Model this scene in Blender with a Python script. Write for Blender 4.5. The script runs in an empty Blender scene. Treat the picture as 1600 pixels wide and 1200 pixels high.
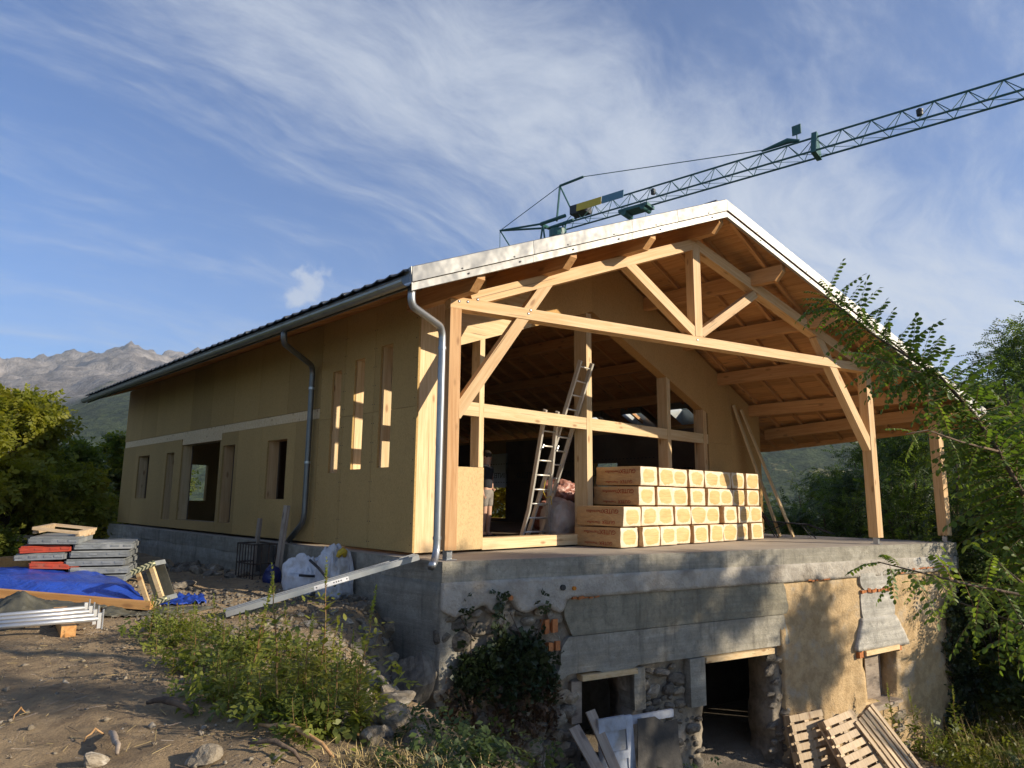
import bpy, bmesh, math, random
import numpy as np
from mathutils import Vector, Matrix, noise as mnoise
random.seed(7)
RNG = np.random.default_rng(11)
S = bpy.context.scene
COL = S.collection
rad = math.radians

# ------------------------------------------------------------------ camera, sky, sun, exposure
CAM = Vector((-5.708, -7.181, 0.80))
YAW, PITCH, ROLL, FPX = rad(44.015), rad(9.51), rad(0.563), 1076.7
_f = Vector((math.sin(YAW)*math.cos(PITCH), math.cos(YAW)*math.cos(PITCH), math.sin(PITCH)))
_r = Vector((math.cos(YAW), -math.sin(YAW), 0)); _u = _r.cross(_f)
_c, _s = math.cos(ROLL), math.sin(ROLL)
RT = _r*_c + _u*_s; UP = -_r*_s + _u*_c; FW = _f
cd = bpy.data.cameras.new('camera'); cam = bpy.data.objects.new('camera', cd); COL.objects.link(cam)
cd.sensor_width = 36.0; cd.lens = FPX/1600*36; cd.clip_start = 0.05; cd.clip_end = 20000
cam.matrix_world = Matrix(((RT.x, UP.x, -FW.x, CAM.x), (RT.y, UP.y, -FW.y, CAM.y), (RT.z, UP.z, -FW.z, CAM.z), (0, 0, 0, 1)))
S.camera = cam

SUN = Vector((0.455, -0.814, 0.358)).normalized()         # towards the sun
ELEV = math.asin(SUN.z); AZ = math.atan2(SUN.x, SUN.y)
sl = bpy.data.lights.new('sun', 'SUN'); so = bpy.data.objects.new('sun', sl); COL.objects.link(so)
sl.energy = 5.0; sl.angle = rad(0.55); sl.color = (1.0, 0.87, 0.68)
so.location = (20, -40, 30); so.rotation_euler = SUN.to_track_quat('Z', 'Y').to_euler()
S.view_settings.view_transform = 'Standard'; S.view_settings.look = 'None'
S.view_settings.gamma = 1.0; S.view_settings.use_curve_mapping = False
S.view_settings.exposure = 0.98
S.cycles.use_denoising = True
S.cycles.max_bounces = 6; S.cycles.diffuse_bounces = 4; S.cycles.glossy_bounces = 3
S.cycles.transmission_bounces = 4; S.cycles.transparent_max_bounces = 6
S.cycles.volume_bounces = 0
S.cycles.caustics_reflective = False; S.cycles.caustics_refractive = False

class G:                                                   # small node helper
    def __init__(s, tree): s.t = tree; s.n = tree.nodes; s.l = tree.links
    def N(s, typ, **kw):
        n = s.n.new(typ)
        for k, v in kw.items(): setattr(n, k, v)
        return n
    def set(s, sock, v):
        if isinstance(v, bpy.types.NodeSocket): s.l.new(v, sock)
        elif v is not None: sock.default_value = v
    def math(s, op, a, b=None, clamp=False):
        n = s.N('ShaderNodeMath', operation=op, use_clamp=clamp); s.set(n.inputs[0], a)
        if b is not None: s.set(n.inputs[1], b)
        return n.outputs[0]
    def vmath(s, op, a, b=None):
        n = s.N('ShaderNodeVectorMath', operation=op); s.set(n.inputs[0], a)
        if b is not None: s.set(n.inputs[1], b)
        return n.outputs[0] if op not in ('DOT_PRODUCT', 'LENGTH') else n.outputs['Value']
    def noise(s, vec, scale, detail=3, rough=0.5, dist=0.0, dim='3D', w=None):
        n = s.N('ShaderNodeTexNoise', noise_dimensions=dim)
        if vec is not None: s.l.new(vec, n.inputs['Vector'])
        n.inputs['Scale'].default_value = scale; n.inputs['Detail'].default_value = detail
        n.inputs['Roughness'].default_value = rough; n.inputs['Distortion'].default_value = dist
        if w is not None: s.set(n.inputs['W'], w)
        return n.outputs['Fac']
    def voro(s, vec, scale, feature='F1', out='Distance', rnd=1.0):
        n = s.N('ShaderNodeTexVoronoi', feature=feature)
        if vec is not None: s.l.new(vec, n.inputs['Vector'])
        n.inputs['Scale'].default_value = scale; n.inputs['Randomness'].default_value = rnd
        return n.outputs[out]
    def ramp(s, fac, stops, interp='LINEAR'):
        n = s.N('ShaderNodeValToRGB'); n.color_ramp.interpolation = interp
        e = n.color_ramp.elements
        while len(e) < len(stops): e.new(0.5)
        for el, (p, c) in zip(e, stops):
            el.position = p; el.color = (c, c, c, 1) if isinstance(c, (int, float)) else (*c, 1)
        s.set(n.inputs[0], fac); return n.outputs[0]
    def smooth(s, v, lo, hi):
        n = s.N('ShaderNodeMapRange', interpolation_type='SMOOTHSTEP'); s.set(n.inputs[0], v)
        n.inputs[1].default_value = lo; n.inputs[2].default_value = hi; return n.outputs[0]
    def mix(s, fac, a, b, mode='MIX'):
        n = s.N('ShaderNodeMix', data_type='RGBA', blend_type=mode); s.set(n.inputs['Factor'], fac)
        for nm, v in (('A', a), ('B', b)):
            sock = [i for i in n.inputs if i.name == nm and i.type == 'RGBA'][0]
            s.set(sock, v if isinstance(v, bpy.types.NodeSocket) else (*v, 1))
        return [o for o in n.outputs if o.type == 'RGBA'][0]
    def mapping(s, vec, scale=(1, 1, 1), loc=(0, 0, 0), rot=(0, 0, 0)):
        n = s.N('ShaderNodeMapping'); s.l.new(vec, n.inputs[0])
        n.inputs['Scale'].default_value = scale; n.inputs['Location'].default_value = loc
        n.inputs['Rotation'].default_value = rot; return n.outputs[0]
    def comb(s, x, y, z):
        n = s.N('ShaderNodeCombineXYZ')
        for i, v in enumerate((x, y, z)): s.set(n.inputs[i], v)
        return n.outputs[0]
    def sep(s, v):
        n = s.N('ShaderNodeSeparateXYZ'); s.l.new(v, n.inputs[0]); return n.outputs

# world: Nishita sky with thin cirrus and a few small clouds, laid on a plane high overhead
W = bpy.data.worlds.new('World'); S.world = W; W.use_nodes = True
g = G(W.node_tree)
for n in list(g.n): g.n.remove(n)
out = g.N('ShaderNodeOutputWorld'); bg = g.N('ShaderNodeBackground'); bg.inputs[1].default_value = 0.068
g.l.new(bg.outputs[0], out.inputs[0])
sky = g.N('ShaderNodeTexSky', sky_type='NISHITA'); sky.sun_disc = False
sky.sun_elevation = ELEV; sky.sun_rotation = AZ; sky.altitude = 1000; sky.air_density = 1.0; sky.dust_density = 0.4; sky.ozone_density = 3.0
tc = g.N('ShaderNodeTexCoord')
dirv = g.vmath('NORMALIZE', tc.outputs['Generated'])
x, y, z = g.sep(dirv)
zz = g.math('ADD', g.math('MAXIMUM', z, 0.0), 0.16)
flat = g.comb(g.math('DIVIDE', x, zz), g.math('DIVIDE', y, zz), 0.0)
warp = g.N('ShaderNodeTexNoise'); g.l.new(flat, warp.inputs['Vector']); warp.inputs['Scale'].default_value = 0.9; warp.inputs['Detail'].default_value = 3
wv = g.vmath('ADD', flat, g.vmath('MULTIPLY', g.vmath('SUBTRACT', warp.outputs['Color'], (0.5, 0.5, 0.5)), (0.7, 0.7, 0)))
streak = g.noise(g.mapping(wv, (0.55, 2.3, 1), (1.7, 0.35, 0), (0, 0, rad(-52))), 1.5, 7, 0.58)
fine = g.noise(g.mapping(wv, (1.6, 4.0, 1), (3.1, 0.4, 0), (0, 0, rad(-38))), 3.2, 9, 0.70)
broad = g.noise(g.mapping(flat, (1, 1, 1), (4.35, 2.2, 0)), 0.62, 3, 0.5)
m = g.math('ADD', g.math('MULTIPLY', streak, 0.55), g.math('ADD', g.math('MULTIPLY', fine, 0.40), g.math('MULTIPLY', broad, 0.42)))
# one broad cirrus band drifting over the ridge
def pdir(x_, y_): return (FW + RT*((x_-800)/FPX) - UP*((y_-600)/FPX)).normalized()
bn = pdir(760, 120).cross(pdir(1480, 470)).normalized()
band_d = g.math('ABSOLUTE', g.vmath('DOT_PRODUCT', dirv, tuple(bn)))
band = g.smooth(band_d, 0.24, 0.0)
m = g.math('ADD', m, g.math('MULTIPLY', band, 0.20))
mask = g.math('MULTIPLY', g.smooth(m, 0.63, 1.06), 0.86)
# a couple of small cumulus puffs
for cx, cy, cz, r0 in ((0.435, 0.848, 0.291, 0.045), (0.421, 0.862, 0.272, 0.030)):
    d = g.vmath('LENGTH', g.vmath('SUBTRACT', dirv, (cx, cy, cz)))
    puff = g.math('ADD', g.math('DIVIDE', d, r0), g.math('MULTIPLY', g.noise(dirv, 42, 5, 0.6), 1.5))
    mask = g.math('MAXIMUM', mask, g.math('MULTIPLY', g.smooth(puff, 1.5, 0.95), 0.72))
mask = g.math('MULTIPLY', mask, g.smooth(z, -0.02, 0.10))
skyc = g.mix(1.0, sky.outputs[0], (0.60, 0.90, 1.25), 'MULTIPLY')
colr = g.mix(mask, skyc, (4.9, 5.35, 6.1))
g.l.new(colr, bg.inputs[0])

# ------------------------------------------------------------------ points: a pixel of the 1600 px wide frame cut with a real plane
def ray(q): return FW + RT*((q[0]-800)/FPX) - UP*((q[1]-600)/FPX)
def A(q, ax, val):
    d = ray(q); t = (val-CAM[ax])/d[ax]; return CAM + d*t
KS = -0.25896
FD = Vector((math.cos(KS), math.sin(KS), 0)); FN = Vector((-math.sin(KS), math.cos(KS), 0))   # the oblique front line and its normal
def OB(s, z, off=0.0): return FD*s + FN*off + Vector((0, 0, z))
def F(q, off):
    d = ray(q); t = (off - CAM.dot(FN))/d.dot(FN); p = CAM + d*t; return p.dot(FD), p.z

# ------------------------------------------------------------------ mesh building
class MB:
    def __init__(s): s.v = []; s.f = []; s.m = []
    def add(s, vs, fs, mi=0):
        o = len(s.v); s.v += [Vector(p) for p in vs]; s.f += [[i+o for i in f] for f in fs]; s.m += [mi]*len(fs); return s
    def box(s, x0, x1, y0, y1, z0, z1, mi=0):
        return s.prism([(x0, y0, z0), (x1, y0, z0), (x1, y1, z0), (x0, y1, z0)], (0, 0, z1-z0), mi)
    def prism(s, poly, ext, mi=0):
        p = [Vector(q) for q in poly]; e = Vector(ext); n = len(p)
        nrm = Vector((0, 0, 0))
        for i in range(n): nrm += (p[i]-p[0]).cross(p[(i+1) % n]-p[0])
        if nrm.dot(e) < 0: p.reverse()
        vs = p + [q+e for q in p]
        fs = [list(range(n))[::-1], list(range(n, 2*n))] + [[i, (i+1) % n, n+(i+1) % n, n+i] for i in range(n)]
        return s.add(vs, fs, mi)
    def bar(s, p0, p1, w, h, up=(0, 0, 1), mi=0):
        p0 = Vector(p0); p1 = Vector(p1); d = (p1-p0).normalized(); up = Vector(up)
        if abs(d.dot(up)) > 0.99: up = Vector((1, 0, 0))
        sd = d.cross(up).normalized(); u2 = sd.cross(d)
        q = [p0+sd*a*w/2+u2*b*h/2 for a, b in ((-1, -1), (1, -1), (1, 1), (-1, 1))]
        return s.prism(q, p1-p0, mi)
    def tube(s, pts, r, n=8, mi=0, cap=True):
        pts = [Vector(p) for p in pts]; rs = r if isinstance(r, (list, tuple)) else [r]*len(pts)
        rings = []; prev = None
        for i, p in enumerate(pts):
            d = (pts[min(i+1, len(pts)-1)]-pts[max(i-1, 0)]).normalized()
            if prev is None:
                a = Vector((0, 0, 1)) if abs(d.z) < 0.9 else Vector((1, 0, 0)); sx = d.cross(a).normalized()
            else: sx = (prev - d*prev.dot(d)).normalized()
            prev = sx; sy = d.cross(sx)
            rings.append([p+(sx*math.cos(2*math.pi*k/n)+sy*math.sin(2*math.pi*k/n))*rs[i] for k in range(n)])
        vs = [q for rg in rings for q in rg]; fs = []
        for i in range(len(pts)-1):
            for k in range(n):
                a, b = i*n+k, i*n+(k+1) % n; fs.append([a, b, b+n, a+n])
        if cap: fs += [list(range(n))[::-1], list(range((len(pts)-1)*n, len(pts)*n))]
        return s.add(vs, fs, mi)

WL = {}                                                     # world location of every parent
def put(name, me, parent=None, mat=None, loc=None, rot=None, kind=None):
    o = bpy.data.objects.new(name, me); COL.objects.link(o)
    if mat is not None and me is not None and not me.materials:
        for mm in (mat if isinstance(mat, (list, tuple)) else [mat]): me.materials.append(mm)
    if parent is not None:
        o.parent = parent
    if loc is not None:
        o.location = Vector(loc) - (WL.get(parent.name, Vector()) if parent is not None else Vector())
        WL[o.name] = Vector(loc)
    if rot is not None: o.rotation_euler = rot
    if kind: o['kind'] = kind
    return o
def build(name, mb, mat, parent=None, kind=None, smooth=False, origin=None):
    V = mb.v; c = Vector(origin) if origin is not None else (Vector((min(p[i] for p in V)+max(p[i] for p in V) for i in range(3)))/2)
    me = bpy.data.meshes.new(name); me.from_pydata([tuple(p-c) for p in V], [], mb.f)
    if any(mb.m): me.polygons.foreach_set('material_index', mb.m)
    if smooth: me.polygons.foreach_set('use_smooth', [True]*len(me.polygons))
    me.update()
    return put(name, me, parent, mat, c, None, kind)
def beam(name, p0, p1, w, h, mat, parent=None, up=(0, 0, 1), cut0=0.0, cut1=0.0):
    """timber from p0 to p1 (axis), w sideways, h along up; local X is the grain. cut: length trimmed off the underside at an end"""
    p0 = Vector(p0); p1 = Vector(p1); d = (p1-p0); L = d.length; d.normalize(); u = Vector(up)
    if abs(d.dot(u)) > 0.99: u = Vector((0, 1, 0))
    sd = u.cross(d).normalized(); u2 = d.cross(sd)
    prof = [(-L/2+cut0, -h/2), (L/2-cut1, -h/2)]
    if cut1: prof.append((L/2, -h/2+min(cut1, h*0.8)))
    prof += [(L/2, h/2), (-L/2, h/2)]
    if cut0: prof.append((-L/2, -h/2+min(cut0, h*0.8)))
    mb = MB().prism([(a, -w/2, b) for a, b in prof], (0, w, 0))
    me = bpy.data.meshes.new(name); me.from_pydata([tuple(p) for p in mb.v], [], mb.f); me.update()
    o = put(name, me, parent, mat, (p0+p1)/2)
    M = Matrix((d, sd, u2)).transposed(); o.rotation_euler = M.to_euler()
    return o
def arr_mesh(name, V, Fc, smooth=False):
    me = bpy.data.meshes.new(name); nv = len(V); nf, k = Fc.shape
    me.vertices.add(nv); me.vertices.foreach_set('co', np.asarray(V, np.float32).ravel())
    me.loops.add(nf*k); me.loops.foreach_set('vertex_index', Fc.astype(np.int32).ravel())
    me.polygons.add(nf); me.polygons.foreach_set('loop_start', np.arange(nf, dtype=np.int32)*k)
    if smooth: me.polygons.foreach_set('use_smooth', np.ones(nf, bool))
    me.update(calc_edges=True); return me
def empty(name, loc, label, cat, group=None, rot=None):
    o = bpy.data.objects.new(name, None); COL.objects.link(o); o.location = loc; o.empty_display_size = 0.2
    if rot is not None: o.rotation_euler = rot
    WL[o.name] = Vector(loc); return tag(o, label, cat, group)
def tag(o, label, cat, group=None):
    o['label'] = label; o['category'] = cat
    if group: o['group'] = group
    return o
def local(o): WL[o.name] = Vector(); return o               # children of o are given in o's own frame
def copy_tree(o, parent=None):
    c = o.copy(); COL.objects.link(c)
    if parent is not None: c.parent = parent
    for ch in o.children: copy_tree(ch, c)
    return c
def sheet(us, vs, hole, fmap, thick, jag=None):
    """a plate on the grid us x vs without the cells for which hole(u,v) is true, with real thickness"""
    mb = MB(); idx = {}; bnd = []
    nu, nv = len(us), len(vs)
    keep = [[not hole((us[i]+us[i+1])/2, (vs[j]+vs[j+1])/2) for j in range(nv-1)] for i in range(nu-1)]
    def vid(i, j, back):
        k = (i, j, back)
        if k not in idx: idx[k] = len(mb.v); mb.v.append(Vector(fmap(us[i], vs[j], thick if back else 0.0)))
        return idx[k]
    for i in range(nu-1):
        for j in range(nv-1):
            if not keep[i][j]: continue
            q = [(i, j), (i+1, j), (i+1, j+1), (i, j+1)]
            mb.f.append([vid(a, b, 0) for a, b in q]); mb.f.append([vid(a, b, 1) for a, b in reversed(q)])
            for (a, b), (c, d), (di, dj) in ((q[0], q[1], (0, -1)), (q[1], q[2], (1, 0)), (q[2], q[3], (0, 1)), (q[3], q[0], (-1, 0))):
                ii, jj = i+di, j+dj
                if not (0 <= ii < nu-1 and 0 <= jj < nv-1 and keep[ii][jj]):
                    bnd.append(((a, b), (c, d)))
                    mb.f.append([vid(a, b, 0), vid(a, b, 1), vid(c, d, 1), vid(c, d, 0)])
    mb.m = [0]*len(mb.f)
    if jag:                                                 # round the stepped outline of a broken edge
        nb = {}
        for p, q in bnd: nb.setdefault(p, []).append(q); nb.setdefault(q, []).append(p)
        pos = {p: (us[p[0]], vs[p[1]]) for p in nb}
        for _ in range(jag):
            new = {}
            for p, qs in nb.items():
                u = pos[p][0]*0.34+sum(pos[q][0] for q in qs)/len(qs)*0.66; v = pos[p][1]*0.34+sum(pos[q][1] for q in qs)/len(qs)*0.66
                if p[0] in (0, nu-1): u = pos[p][0]
                if p[1] in (0, nv-1): v = pos[p][1]
                new[p] = (u, v)
            pos = new
        for (i, j), (u, v) in pos.items():
            for k in (0, 1):
                if (i, j, k) in idx: mb.v[idx[(i, j, k)]] = Vector(fmap(u, v, thick if k else 0.0))
    return mb

# value noise for terrain and rough stone
_T = RNG.random((64, 64, 64)).astype(np.float32)
def vn(x, y, z=0.0):
    x = np.asarray(x, float); y = np.asarray(y, float); z = np.zeros_like(x)+z
    xi, yi, zi = np.floor(x).astype(int), np.floor(y).astype(int), np.floor(z).astype(int)
    fx, fy, fz = x-xi, y-yi, z-zi
    fx, fy, fz = (t*t*(3-2*t) for t in (fx, fy, fz)); r = 0
    for a in (0, 1):
        for b in (0, 1):
            for c in (0, 1):
                r = r + _T[(xi+a) & 63, (yi+b) & 63, (zi+c) & 63]*(fx if a else 1-fx)*(fy if b else 1-fy)*(fz if c else 1-fz)
    return r*2-1
def fbm(x, y, z=0.0, o=4):
    r = 0; a = 0.5; s = 1.0
    for i in range(o): r = r + a*vn(np.asarray(x)*s+i*17.3, np.asarray(y)*s+i*9.1, np.asarray(z)*s+i*5.7); a *= 0.5; s *= 2.03
    return r
def sstep(t): t = np.clip(t, 0, 1); return t*t*(3-2*t)
# ------------------------------------------------------------------ materials
def newmat(name):
    m = bpy.data.materials.new(name); m.use_nodes = True; gg = G(m.node_tree)
    return m, gg, gg.n['Principled BSDF']
def fin(gg, b, col, rough=0.7, bump=None, bd=0.01, bs=0.5, metal=0.0, spec=0.35):
    gg.set(b.inputs['Base Color'], col if isinstance(col, bpy.types.NodeSocket) else (*col, 1))
    gg.set(b.inputs['Roughness'], rough); b.inputs['Metallic'].default_value = metal
    b.inputs['Specular IOR Level'].default_value = spec
    if bump is not None:
        n = gg.N('ShaderNodeBump'); n.inputs['Strength'].default_value = bs; n.inputs['Distance'].default_value = bd
        gg.set(n.inputs['Height'], bump); gg.l.new(n.outputs[0], b.inputs['Normal'])
def objco(gg):
    t = gg.N('ShaderNodeTexCoord').outputs['Object']; r = gg.N('ShaderNodeObjectInfo').outputs['Random']
    off = gg.vmath('MULTIPLY', gg.comb(r, r, r), (37.0, 91.0, 53.0)); return gg.vmath('ADD', t, off), r
def wood(name, c1, c2, knot=(0.30, 0.15, 0.06), axis=0, tone=0.16, rough=0.62, stain=0.0, spec=0.3, grain=1.0):
    m, gg, b = newmat(name); co, r = objco(gg)
    sc = [22.0*grain]*3; sc[axis] = 1.1
    gr = gg.noise(gg.mapping(co, tuple(sc)), 1.0, 5, 0.62, 0.6)
    sc2 = [60.0*grain]*3; sc2[axis] = 1.6
    gr2 = gg.noise(gg.mapping(co, tuple(sc2)), 1.0, 2, 0.5)
    ks = [5.5]*3; ks[axis] = 2.1
    kn = gg.smooth(gg.voro(gg.mapping(co, tuple(ks)), 1.0), 0.20, 0.07)
    cs = [34.0]*3; cs[axis] = 0.55
    chk = gg.math('MULTIPLY', gg.smooth(gg.noise(gg.mapping(co, tuple(cs)), 1.0, 2, 0.4), 0.685, 0.72), gg.smooth(gg.noise(co, 0.9, 2), 0.48, 0.56))
    broad = gg.noise(co, 1.3, 2, 0.5)
    col = gg.mix(gg.smooth(gr, 0.35, 0.68), c1, c2)
    col = gg.mix(gg.math('MULTIPLY', gg.smooth(gr2, 0.45, 0.8), 0.25), col, tuple(v*0.6 for v in c2))
    col = gg.mix(gg.math('MULTIPLY', kn, 0.8), col, knot)
    col = gg.mix(gg.math('MULTIPLY', chk, 0.7), col, tuple(v*0.25 for v in c2))
    col = gg.mix(1.0, col, gg.ramp(gg.math('ADD', gg.math('MULTIPLY', r, 0.6), gg.math('MULTIPLY', broad, 0.4)), [(0.15, 1-tone*1.7), (0.85, 1+tone*0.5)]), 'MULTIPLY')
    if stain:
        st = gg.smooth(gg.noise(co, 4.5, 4, 0.6), 0.5, 0.75)
        col = gg.mix(gg.math('MULTIPLY', st, stain), col, (0.12, 0.10, 0.085))
    fin(gg, b, col, rough, gg.math('ADD', gr2, gr), 0.004, 0.35, 0, spec); return m
def mottled(name, c1, c2, scale=3.0, rough=0.85, bd=0.01, c3=None, bscale=None, spec=0.25, metal=0.0, use_random=0.12, bs=0.6):
    m, gg, b = newmat(name); co, r = objco(gg)
    n1 = gg.noise(co, scale, 8, 0.70, 0.3)
    col = gg.mix(gg.smooth(n1, 0.36, 0.64), c1, c2)
    if c3 is not None: col = gg.mix(gg.smooth(gg.noise(co, scale*0.37, 5, 0.65), 0.52, 0.68), col, c3)
    col = gg.mix(1.0, col, gg.ramp(r, [(0.0, 1-use_random), (1.0, 1+use_random)]), 'MULTIPLY')
    fin(gg, b, col, rough, gg.noise(co, bscale or scale*6, 6, 0.68), bd, bs, metal, spec); return m

M = {}
M['larch'] = wood('larch_beam', (0.68, 0.47, 0.255), (0.58, 0.355, 0.16), tone=0.14)
M['larch_red'] = wood('larch_beam_warm', (0.60, 0.36, 0.17), (0.48, 0.25, 0.10), tone=0.14)
M['spruce'] = wood('pale_spruce', (0.72, 0.55, 0.32), (0.62, 0.43, 0.22), tone=0.12)
M['board'] = wood('ceiling_board', (0.64, 0.345, 0.135), (0.52, 0.25, 0.088), axis=1, tone=0.2)
M['purlin'] = wood('purlin_wood', (0.62, 0.345, 0.145), (0.50, 0.25, 0.095), tone=0.16)
M['spruce_v'] = wood('pale_spruce_upright', (0.72, 0.55, 0.32), (0.60, 0.41, 0.21), axis=2, tone=0.12)
M['larch_v'] = wood('larch_upright', (0.66, 0.45, 0.24), (0.56, 0.34, 0.155), axis=2, tone=0.12)
M['weathered'] = wood('weathered_plank', (0.40, 0.33, 0.26), (0.28, 0.22, 0.17), knot=(0.13, 0.10, 0.08), stain=0.5)
M['pallet'] = wood('pallet_wood', (0.60, 0.46, 0.30), (0.48, 0.34, 0.20), stain=0.25, tone=0.25)
M['plank_orange'] = wood('orange_plank', (0.58, 0.32, 0.12), (0.46, 0.22, 0.07), stain=0.15)

# wood fibre boards of the walls
def fibre(name, c1, c2, sp=0.2):
    m, gg, b = newmat(name); co, r = objco(gg)
    sp1 = gg.noise(co, 75, 3, 0.7); fl = gg.voro(gg.mapping(co, (1, 1, 0.6)), 55, out='Color')
    fv = gg.sep(fl)[0]
    col = gg.mix(gg.smooth(sp1, 0.3, 0.7), c1, c2)
    col = gg.mix(gg.math('MULTIPLY', gg.smooth(fv, 0.6, 0.95), sp), col, tuple(v*0.55 for v in c2))
    big = gg.noise(gg.mapping(co, (1.2, 1.2, 0.5)), 0.9, 4, 0.6)
    col = gg.mix(1.0, col, gg.ramp(gg.math('ADD', gg.math('MULTIPLY', big, 0.6), gg.math('MULTIPLY', r, 0.5)), [(0.25, 0.80), (0.85, 1.08)]), 'MULTIPLY')
    fin(gg, b, col, 0.85, gg.math('ADD', sp1, fv), 0.002, 0.4, 0, 0.15); return m
M['fibre'] = fibre('wall_fibreboard', (0.46, 0.308, 0.125), (0.365, 0.24, 0.09))
M['fibre_warm'] = fibre('wall_fibreboard_warm', (0.56, 0.35, 0.145), (0.46, 0.27, 0.10))
M['osb'] = fibre('osb_panel', (0.62, 0.45, 0.24), (0.54, 0.375, 0.185), 0.3)

def concrete(name, c1, c2, stain, boards=True, vertical=0.0):
    m, gg, b = newmat(name); t = gg.N('ShaderNodeTexCoord').outputs['Object']
    r = gg.N('ShaderNodeObjectInfo').outputs['Random']
    geo = gg.N('ShaderNodeNewGeometry').outputs['Position']
    n1 = gg.noise(geo, 2.2, 7, 0.65, 0.4); n2 = gg.noise(gg.mapping(geo, (0.7, 0.7, 14.0)), 1.0, 5, 0.6)
    n3 = gg.noise(gg.mapping(geo, (3.5, 3.5, 0.5)), 1.3, 5, 0.65)
    col = gg.mix(gg.smooth(n1, 0.36, 0.64), c1, c2)
    col = gg.mix(1.0, col, gg.ramp(gg.noise(geo, 9.0, 8, 0.78), [(0.30, 0.62), (0.50, 1.0), (0.70, 1.22)]), 'MULTIPLY')
    col = gg.mix(gg.math('MULTIPLY', gg.smooth(n2, 0.4, 0.66), 0.6), col, tuple(v*0.62 for v in c1))
    col = gg.mix(gg.math('MULTIPLY', gg.smooth(n3, 0.52, 0.72), stain), col, (0.075, 0.07, 0.06))
    pits = gg.smooth(gg.voro(geo, 22), 0.16, 0.05)
    pmask = gg.smooth(gg.noise(geo, 1.7, 2), 0.5, 0.62)
    pf = gg.math('MULTIPLY', pits, pmask)
    col = gg.mix(gg.math('MULTIPLY', pf, 0.75), col, (0.05, 0.045, 0.04))
    h = gg.math('SUBTRACT', gg.math('ADD', gg.math('MULTIPLY', n2, 0.9), gg.noise(geo, 24, 7, 0.75)), pf)
    fin(gg, b, col, 0.9, h, 0.02, 0.9, 0, 0.2); return m
M['concrete'] = concrete('grey_concrete', (0.37, 0.345, 0.285), (0.27, 0.25, 0.20), 0.55)
M['concrete_pale'] = concrete('pale_concrete', (0.50, 0.475, 0.42), (0.38, 0.365, 0.325), 0.30)
M['concrete_dark'] = concrete('dark_ring_beam', (0.31, 0.285, 0.215), (0.225, 0.205, 0.155), 0.5)
M['plaster'] = mottled('cracked_white_plaster', (0.48, 0.44, 0.375), (0.35, 0.315, 0.265), 3.2, 0.92, 0.035, (0.24, 0.21, 0.17), 16, bs=1.0)
M['mortar'] = mottled('rubble_mortar', (0.27, 0.23, 0.175), (0.15, 0.13, 0.10), 4.0, 0.95, 0.04, (0.36, 0.31, 0.25), 12)
M['render'] = mottled('tan_rough_render', (0.50, 0.36, 0.20), (0.36, 0.25, 0.13), 5.0, 0.95, 0.03, (0.40, 0.325, 0.23), 24, bs=0.9)
M['slabtop'] = mottled('smooth_slab_top', (0.40, 0.355, 0.30), (0.33, 0.29, 0.24), 1.2, 0.75, 0.003, None, 20)
M['stone'] = mottled('grey_stone', (0.21, 0.185, 0.15), (0.115, 0.10, 0.08), 2.5, 0.92, 0.04, (0.28, 0.24, 0.18), 7, use_random=0.3)
M['stone_tan'] = mottled('tan_stone', (0.32, 0.27, 0.20), (0.20, 0.165, 0.12), 3.0, 0.92, 0.03, (0.46, 0.41, 0.33), 9, use_random=0.25)
M['brick_red'] = mottled('red_brick', (0.48, 0.19, 0.07), (0.36, 0.13, 0.05), 6, 0.95, 0.02)

def dirt(name):
    m, gg, b = newmat(name); geo = gg.N('ShaderNodeNewGeometry').outputs['Position']
    n1 = gg.noise(geo, 0.8, 7, 0.62, 0.5); n2 = gg.noise(geo, 5.5, 8, 0.74); n3 = gg.noise(geo, 44, 6, 0.75)
    col = gg.mix(gg.smooth(n1, 0.32, 0.68), (0.50, 0.37, 0.225), (0.36, 0.26, 0.155))
    col = gg.mix(gg.math('MULTIPLY', gg.smooth(n2, 0.45, 0.66), 0.65), col, (0.19, 0.14, 0.095))
    col = gg.mix(gg.math('MULTIPLY', gg.smooth(n3, 0.55, 0.75), 0.4), col, (0.52, 0.43, 0.32))
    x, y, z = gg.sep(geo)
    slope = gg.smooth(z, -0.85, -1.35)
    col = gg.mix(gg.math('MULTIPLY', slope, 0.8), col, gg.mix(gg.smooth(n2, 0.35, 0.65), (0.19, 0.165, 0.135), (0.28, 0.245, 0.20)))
    st = gg.voro(geo, 17, out='Distance'); peb = gg.smooth(st, 0.32, 0.18)
    pm = gg.math('MULTIPLY', peb, gg.smooth(gg.noise(geo, 1.4, 3), 0.50, 0.62))
    col = gg.mix(gg.math('MULTIPLY', pm, 0.55), col, (0.36, 0.33, 0.28))
    h = gg.math('ADD', gg.math('MULTIPLY', n2, 1.2), gg.math('ADD', gg.math('MULTIPLY', n3, 0.5), gg.math('MULTIPLY', pm, 0.6)))
    fin(gg, b, col, 0.95, h, 0.05, 1.0, 0, 0.15); return m
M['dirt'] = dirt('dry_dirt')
M['gravel'] = mottled('grey_gravel', (0.34, 0.31, 0.27), (0.22, 0.20, 0.17), 40, 0.95, 0.02, (0.40, 0.36, 0.30), 60)

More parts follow.
